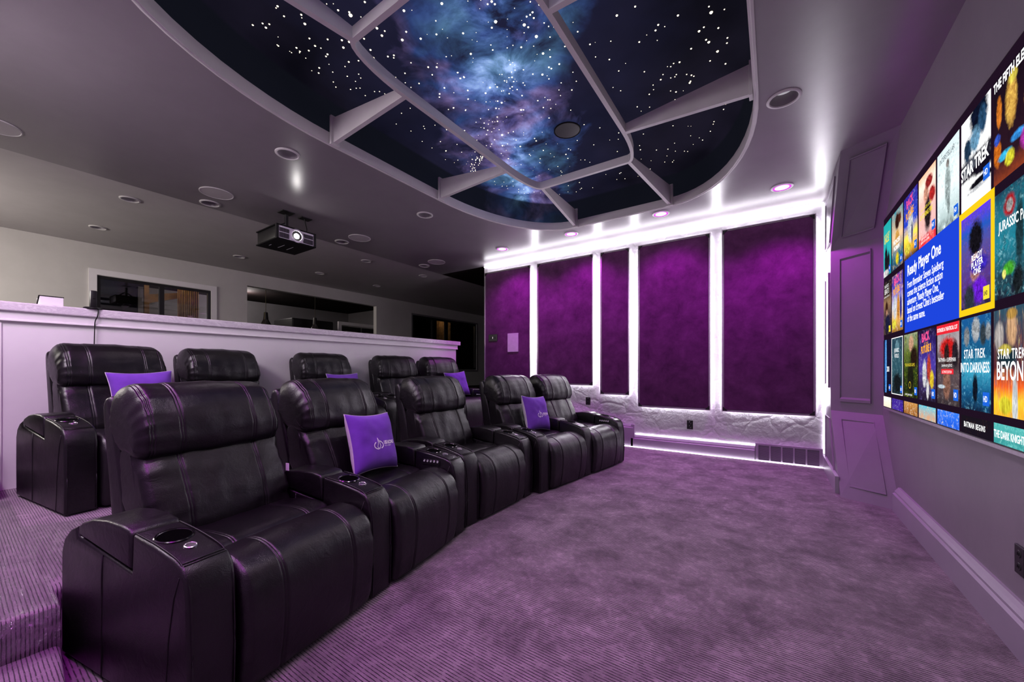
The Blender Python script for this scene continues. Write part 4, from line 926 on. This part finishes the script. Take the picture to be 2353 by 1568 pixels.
for x, y, lab in MAG: downlight(x, y, 'magenta', lab, 'magenta downlights by the far wall')
downlight(.058, 3.28, 'dim', 'large unlit white downlight between the skylight and the screen wall', 'unlit theatre downlights', 1.05)
downlight(-3.52, 1.685, 'dim', 'unlit downlight above the projector with a bright streak below it', 'unlit theatre downlights')
downlight(-3.52, 3.288, 'dim', 'unlit downlight midway between the projector and the far magenta light', 'unlit theatre downlights')
downlight(-5.29, 1.69, 'off', 'unlit downlight at the ceiling paint edge beside a round speaker, nearest the camera', 'unlit theatre downlights')
downlight(-5.27, 3.29, 'off', 'unlit downlight at the ceiling paint edge just behind the projector', 'unlit theatre downlights')
downlight(-5.25, 4.89, 'off', 'unlit downlight at the ceiling paint edge under the farthest speaker', 'unlit theatre downlights')
BL = [(-5.90, 1.15, 'large bright-rimmed downlight on the pale ceiling, nearest the camera'), (-7.42, 1.14, 'downlight on the pale ceiling above the black framed window, deeper in the room'), (-7.38, 2.76, 'downlight on the pale ceiling below the projector'),
      (-5.85, 4.11, 'downlight on the pale ceiling right of the projector near the paint edge'), (-7.34, 4.12, 'downlight on the pale ceiling above the pass-through opening'), (-7.39, 5.46, 'downlight on the dim pale ceiling above the far end of the pass-through'), (-5.83, 5.40, 'downlight in the darkest part of the pale ceiling')]
for x, y, lab in BL: downlight(x, y, 'dim', lab, 'downlights of the back room', .9)
for x, y, lab in ((-4.93, 1.632, 'round flush ceiling speaker left of the projector'), (-4.91, 3.337, 'round flush ceiling speaker right of the projector'), (-4.885, 4.835, 'round flush ceiling speaker farthest from the camera'), (-4.98, .20, 'round flush ceiling speaker cut by the left picture edge')):
    t = thing('ceiling_speaker', lab, 'ceiling speaker', (x, y, ZC), 0, 'white round ceiling speakers')
    MB().lathe([(.150, 0), (.150, -.006), (.143, -.008), (.140, -.005)], n=40).build('rim', M['lip'], t, smooth=True, auto=40)
    MB().lathe([(.140, -.005), (0, -.006)], n=40).build('grille', M['ceiling_back'], t)
t = thing('star_ceiling_speaker', 'round black speaker grille set in the star ceiling', 'ceiling speaker', (-1.605, 3.285, ZT - .004))
MB().lathe([(.125, .002), (.125, -.005), (.117, -.007), (.115, -.004)], n=40).build('rim', M['blackm'], t, smooth=True, auto=40)
MB().lathe([(.115, -.004), (0, -.005)], n=40).build('grille', M['black'], t)

# ------------------------------------------------------------------ projector
t = thing('projector', 'black and grey video projector hanging from the ceiling with its lens lit', 'projector', (-4.85, 2.305, 2.66))
hx, hy, hz = .255, .225, .080
MB().rbox(-hx + .012, hx - .012, -hy + .012, hy - .012, -hz + .008, hz - .008, .006).build('body', M['black'], t, smooth=True, auto=40)
MB().rbox(-hx, hx, -hy, hy, -hz - .004, -hz + .010, .003).build('bottom_plate', M['blackm'], t)
MB().rbox(-hx, hx, -hy, hy, hz - .008, hz + .004, .003).build('top_plate', M['blackm'], t)
q = MB(); xf = hx - .012
for s in (-1, 1): q.rbox(xf - .02, xf + .012, s * (hy - .012) - .014, s * (hy - .012) + .014, -hz, hz + .006, .004)
q.build('corner_post', M['black'], t)
q = MB().box(xf, xf + .006, -hy + .028, hy - .028, -hz + .012, hz - .010)
fp = q.build('front_panel', M['pgrey'], t)
q = MB()
for s in (-1, 1):
    y0, y1 = (-hy + .034, -.085) if s < 0 else (.075, hy - .034)
    k = 0; y = y0
    while y < y1: q.box(xf + .006, xf + .0085, y, y + .0022, -hz + .018, -.004); q.box(xf + .006, xf + .0085, y, y + .0022, .004, hz - .030); y += .0056
q.build('vent_slats', M['black'], fp)
ry = Matrix.Rotation(PI / 2, 4, 'Y')
MB().lathe([(.078, 0), (.078, .010), (.070, .014), (.058, .012), (.056, .003)], (xf + .004, 0, 0), 40, ry).build('lens_ring', M['pgrey'], t, smooth=True, auto=40)
MB().lathe([(.057, .004), (0, .004)], (xf + .004, 0, 0), 36, ry).build('lens_barrel', M['black'], t)
MB().lathe([(.030, .006), (.022, .014), (0, .018)], (xf + .004, -.004, -.004), 28, ry).build('lens', M['lens'], t, smooth=True)
MB().box(-.1, -.04, -.15, -.145, -hz - .006, -hz - .003).box(-.1, .06, -.05, -.045, -hz - .006, -hz - .003).box(-.1, .06, .05, .055, -hz - .006, -hz - .003).build('foot_rail', M['pgrey'], t)
q = MB().tube([(0, 0, hz), (0, 0, .30)], .022, 12).tube([(-.02, -.12, hz + .02), (0, -.06, .16), (0, 0, .20)], .014, 8).tube([(-.02, .10, hz + .02), (0, .05, .15), (0, 0, .18)], .012, 8)
q.build('mount', M['black'], t, smooth=True, auto=40)
MB().rbox(-.07, .07, -.07, .07, .322, .330, .002).build('mount_plate', M['black'], t)
MB().rbox(-.05, .05, .16, .29, .320, .330, .002).build('cable_plate', M['black'], t)
MB().tube(catmull([(0, .215, .322), (.01, .225, .26), (.03, .23, .17), (.0, .20, .10), (-.05, .17, hz)], False, 6), .006, 8).build('cable', M['black'], t, smooth=True)

# ------------------------------------------------------------------ counter-top objects
zc = 1.583
t = thing('control_box', 'white box with a dark slanted side standing on the marble countertop', 'box', (XH - .02, .45, zc))
MB().rbox(-.16, .0, -.055, .062, 0, .068, .003).build('white_shell', M['white'], t)
MB().prism([(-.17, 0), (-.03, .074), (-.0, .074), (.002, .070), (-.165, -.0)], 'y', -.060, -.055).build('side_panel', M['blackm'], t)
MB().box(-.16, .001, -.055, .064, .068, .074).build('lid', M['black'], t)
t = thing('cordless_phone', 'dark upright device on a black base with a cord on the countertop', 'phone', (XH + .01, .662, zc + .0006))
MB().rbox(-.03, .03, -.019, .019, .012, .145, .006).build('handset', M['black'], t, smooth=True, auto=40)
MB().lathe([(.055, 0), (.055, .008), (.048, .013), (0, .013)], n=32).build('base', M['black'], t, smooth=True, auto=40)
MB().rbox(.0302, .0312, -.006, .010, .078, .084, .0004).build('logo_bar', M['blackm'], t)
xx = XH + .068
MB().tube(catmull([(-.0, .02, .012), (.030, .022, .013), (.0405, .0225, -.022), (.038, .018, -.06), (.024, .008, -.10), (.019, .006, -.16), (.015, .004, -.3), (.012, .002, -.42), (.006, -.002, -.62)], False, 6), .0035, 6).build('cord', M['black'], t, smooth=True)
q = MB().rbox(XH - .12, XH - .02, .70, .92, zc, zc + .014, .004); tag(q.build('remote_tray', M['blackm']), 'flat black tray lying on the countertop beside the upright device', 'tray')

# clear film taped over the platform carpet near the step
b = MB(); zf = ZP + .003; G2 = []
for i in range(46):
    row_ = []
    for j in range(24):
        u = i / 45; v = j / 23
        s = u * 2.12
        if s < 1.85: x = -4.1 + s; z = zf
        else: x = -2.25 + min(.125, (s - 1.85) * .95); z = zf - max(0, (s - 1.945)) * .70
        ym = .232 if (x > -2.42 or x < -3.33) else .232 + .30 * min(1, (-2.42 - x) / .12, (x + 3.33) / .12)
        y = -.55 + v * (ym + .55)
        z += .006 * max(0, noise.noise(Vector((x * 7, y * 9, 1)))) + .003 * abs(noise.noise(Vector((x * 22, y * 18, 4))))
        if s > 1.945: x += .004 + .008 * max(0, noise.noise(Vector((y * 12, z * 20, 2))))
        row_.append(b.b.verts.new((x, y, z)))
    G2.append(row_)
for i in range(45):
    for j in range(23): b.b.faces.new((G2[i][j], G2[i + 1][j], G2[i + 1][j + 1], G2[i][j + 1]))
tag(b.build('protective_film', M['film'], smooth=True), 'crinkled clear plastic film covering the carpet of the platform beside the recliners', 'plastic film')

# ------------------------------------------------------------------ back room seen over the half wall
xb = -8.45
def frame_yz(x0, x1, y0, y1, z0, z1, w, bottom=True):
    q = MB().box(x0, x1, y0, y0 + w, z0, z1).box(x0, x1, y1 - w, y1, z0, z1).box(x0, x1, y0 + w, y1 - w, z1 - w, z1)
    if bottom: q.box(x0, x1, y0 + w, y1 - w, z0, z0 + w)
    return q
w1 = struct(frame_yz(xb, xb + .02, 1.200, 2.795, 1.03, 2.62, .085).build('window_1', M['white']))
frame_yz(xb - .07, xb - .01, 1.285, 2.71, 1.1, 2.53, .04).box(xb - .065, xb - .005, 2.005, 2.065, 1.14, 2.49).build('window_sash', M['black'], w1)
MB().box(xb - .045, xb - .04, 1.325, 2.67, 1.14, 2.49).build('window_pane', M['pane'], w1)
w2 = struct(frame_yz(xb, xb + .015, 7.38, 10.31, 1.04, 2.70, .045).build('window_2', M['greyroom']))
frame_yz(xb - .07, xb - .01, 7.43, 10.25, 1.1, 2.655, .06).box(xb - .065, xb - .005, 8.75, 8.86, 1.16, 2.6).box(xb - .065, xb - .005, 8.2, 8.24, 1.16, 2.6).build('window_sash', M['black'], w2)
MB().box(xb - .045, xb - .04, 7.49, 10.19, 1.16, 2.60).build('window_pane', M['pane'], w2)
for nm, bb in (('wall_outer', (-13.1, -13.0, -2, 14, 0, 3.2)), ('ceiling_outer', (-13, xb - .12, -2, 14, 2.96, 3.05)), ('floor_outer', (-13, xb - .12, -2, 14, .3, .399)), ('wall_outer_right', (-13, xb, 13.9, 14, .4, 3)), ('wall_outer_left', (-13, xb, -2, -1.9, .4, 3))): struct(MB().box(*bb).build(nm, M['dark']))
MB2 = MB().box(-9.6, -9.55, 2.05, 2.12, .4, 2.95).box(-9.6, -9.55, 2.28, 2.32, .4, 2.95); struct(MB2.build('partition_post', M['wood']))
q = MB()
for i in range(60): pass
def drape(x, y0, y1, z0, z1, lab, m='curtain'):
    q = MB(); n = 60; lo = []
    for i in range(n + 1):
        y = y0 + (y1 - y0) * i / n; dx = .03 * math.sin(i * 1.1) ; lo.append(((x + dx, y, z0), (x + dx, y, z1)))
    for a, c in zip(lo, lo[1:]): q.poly([a[0], c[0], c[1], a[1]])
    return tag(q.build('curtain', M[m], smooth=True), lab, 'curtain', 'curtains behind the back windows')
drape(-9.3, 2.46, 2.78, .4, 2.95, 'tan curtain hanging behind the right pane of the black framed window')
q = MB().prism([(2.10, 2.50), (2.62, 2.62), (2.62, 2.52), (2.10, 2.33)], 'x', -9.75, -9.65); struct(q.build('beam_sloping', M['wood']))
q = MB().rbox(-9.8, -9.2, 1.10, 2.02, 1.98, 2.10, .01); struct(q.build('window_ledge', M['greyroom']))
drape(-9.2, 9.1, 9.75, .4, 2.9, 'dull tan folded sheet imitating a reflection in the window farthest from the camera')  # added sheet imitating a brownish reflection in the glass
drape(-9.4, 7.5, 8.3, .4, 2.2, 'brown folded sheet imitating a low reflection in the dark far window', 'wood')  # second sheet, added for the reflection lower in the pane
# pass-through: room behind with pendants, cabinet and french doors
b = MB().box(-11.75, -11.65, 2.4, 7.6, .4, 2.95).box(-11.65, xb - .12, 7.5, 7.6, .4, 2.95); struct(b.build('wall_kitchen', M['greyroom']))
w3 = struct(frame_yz(-11.65, -11.62, 3.55, 5.0, 1.2, 2.18, .06).build('window_3', M['white']))
MB().box(-11.645, -11.64, 3.61, 4.94, 1.25, 2.12).build('window_pane', M['wood'], w3)
t = thing('tall_cabinet', 'tall dark cabinet standing in the room behind the pass-through opening', 'cabinet', (-9.75, 4.9, .4))
MB().rbox(-.55, .35, -.30, .72, 0, 1.93, .01).build('carcass', M['black'], t)
for k in range(2): MB().rbox(.352, .372, -.29 + k * .51, .20 + k * .51, .05, 1.90, .006).build('door', M['black'], t)
for (py, zz, lab) in ((3.86, 2.05, 'hanging glass pendant lamp nearest the left side of the pass-through'), (4.93, 2.05, 'hanging glass pendant lamp in front of the dark cabinet')):
    t = thing('pendant_lamp', lab, 'pendant lamp', (-9.0, py, zz), 0, 'pendant lamps in the pass-through')
    MB().tube([(0, 0, .27), (0, 0, .90)], .006, 6).build('cord', M['black'], t)
    MB().lathe([(0, .28), (.035, .28), (.045, .18), (.05, .12), (0, .12)], n=20).build('cap', M['black'], t, smooth=True, auto=40)
    MB().lathe([(.05, .12), (.085, .05), (.12, -.03), (.10, -.10), (.06, -.13)], n=24).build('glass_shade', M['glassdark'], t, smooth=True)
d1 = struct(frame_yz(-9.85, -9.80, 6.02, 7.48, .4, 2.42, .09, False).build('door_1', M['white']))
for y0, y1 in ((6.13, 6.72), (6.76, 7.38)):
    lf = frame_yz(-9.86, -9.82, y0, y1, .42, 2.30, .11).build('door_leaf', M['black'], d1)
    MB().box(-9.85, -9.845, y0 + .1, y1 - .1, .5, 2.2).build('door_pane', M['wood'], lf)
    frame_yz(-9.815, -9.81, y0 + .12, y1 - .12, .5, 2.18, .012).build('pane_bead', M['greyroom'], lf)

# ------------------------------------------------------------------ lights
def lamp(typ, name, loc, energy, color, rot=(0, 0, 0), **kw):
    L = bpy.data.lights.new(name, typ); L.energy = energy; L.color = color
    for k, v in kw.items(): setattr(L, k, v)
    o = bpy.data.objects.new(name, L); COL.objects.link(o); o.location = loc; o.rotation_euler = rot; return o
MC = (.76, .045, .92)
for x, y, _ in MAG: lamp('SPOT', 'downlight_or_fill', (x, y, ZC - .03), 70 if x < 0 else 105, MC, (D(16 if x < 0 else 6), 0, 0), spot_size=D(118), spot_blend=.7, shadow_soft_size=.06)
for x, e in ((-.3, 34), (-1.13, 92), (-2.33, 44), (-3.51, 36)): lamp('SPOT', 'downlight_or_fill', (x, .08, ZC - .03), e, MC, spot_size=D(125), spot_blend=.9, shadow_soft_size=.06)
# area lamps added beside the ceiling strips of both end walls to boost their glow
lamp('AREA', 'strip_glow', (-2.0, YN + .10, ZC - .10), 24, (.97, .92, .98), (D(58), 0, 0), shape='RECTANGLE', size=4.6, size_y=.06)
lamp('AREA', 'strip_glow', (-1.95, YF - .10, ZC - .125), 13, (.97, .94, 1.0), (D(-162.5), 0, 0), shape='RECTANGLE', size=4.7, size_y=.05)
for x, y, e in ((.06, 3.28, 12), (.06, 1.68, 26), (-3.52, 1.685, 12), (-3.52, 3.288, 10), (-.95, 1.0, 46), (-.9, 3.0, 34)): lamp('SPOT', 'downlight_or_fill', (x, y, ZC - .03), e, (1.0, .86, .95), spot_size=D(130), spot_blend=1.0, shadow_soft_size=.12)  # added white floor fill; the last two spots have no fitting above them
for xg in (-3.283, -2.189, -1.638, -.603, .435): lamp('AREA', 'gap_fill', (xg, YF - .018, 1.75), 10, (.97, .95, 1.0), (D(-90), 0, 0), shape='RECTANGLE', size=.055, size_y=2.1)  # lamps added in the panel gaps, standing in for the backlit wall's glow
# back-room light spilling from the left
lamp('AREA', 'back_room_glow', (-6.9, -1.1, 2.3), 60, (1.0, .93, .86), (D(62), 0, D(0)), shape='RECTANGLE', size=1.6, size_y=.6)
lamp('AREA', 'landing_glow', (-3.3, -.45, 2.6), 34, (1.0, .90, .98), (D(40), 0, D(20)), shape='RECTANGLE', size=1.0, size_y=.4)
# warm rooms behind the back windows
lamp('POINT', 'outer_room_lamp', (-8.95, 2.3, 2.8), 14, (1.0, .75, .42), shadow_soft_size=.1)
lamp('POINT', 'outer_room_lamp', (-8.9, 9.2, 2.8), 5, (1.0, .72, .4), shadow_soft_size=.1)
lamp('POINT', 'kitchen_lamp', (-10.4, 4.0, 2.85), 45, (1.0, .92, .9), shadow_soft_size=.2)
w = bpy.data.worlds.new('World'); SC.world = w; w.use_nodes = True
bg = w.node_tree.nodes.get('Background'); bg.inputs[0].default_value = (.5, .45, .55, 1); bg.inputs[1].default_value = .02
# ------------------------------------------------------------------ camera
cd = bpy.data.cameras.new('camera'); cam = bpy.data.objects.new('camera', cd); COL.objects.link(cam); SC.camera = cam
cd.sensor_width = 36; cd.sensor_fit = 'HORIZONTAL'; cd.lens = 36 * FPX / 2353; cd.shift_y = (850 - 784) / 2353; cd.clip_start = .02; cd.clip_end = 100
cam.location = (0, 0, CAMH); cam.rotation_euler = (PI / 2, 0, YAW)
SC.view_settings.view_transform = 'Standard'; SC.view_settings.look = 'None'; SC.view_settings.exposure = 0.08; SC.view_settings.gamma = .90
SC.cycles.max_bounces = 6; SC.cycles.diffuse_bounces = 3; SC.cycles.glossy_bounces = 3; SC.cycles.transparent_max_bounces = 8; SC.cycles.adaptive_threshold = .02
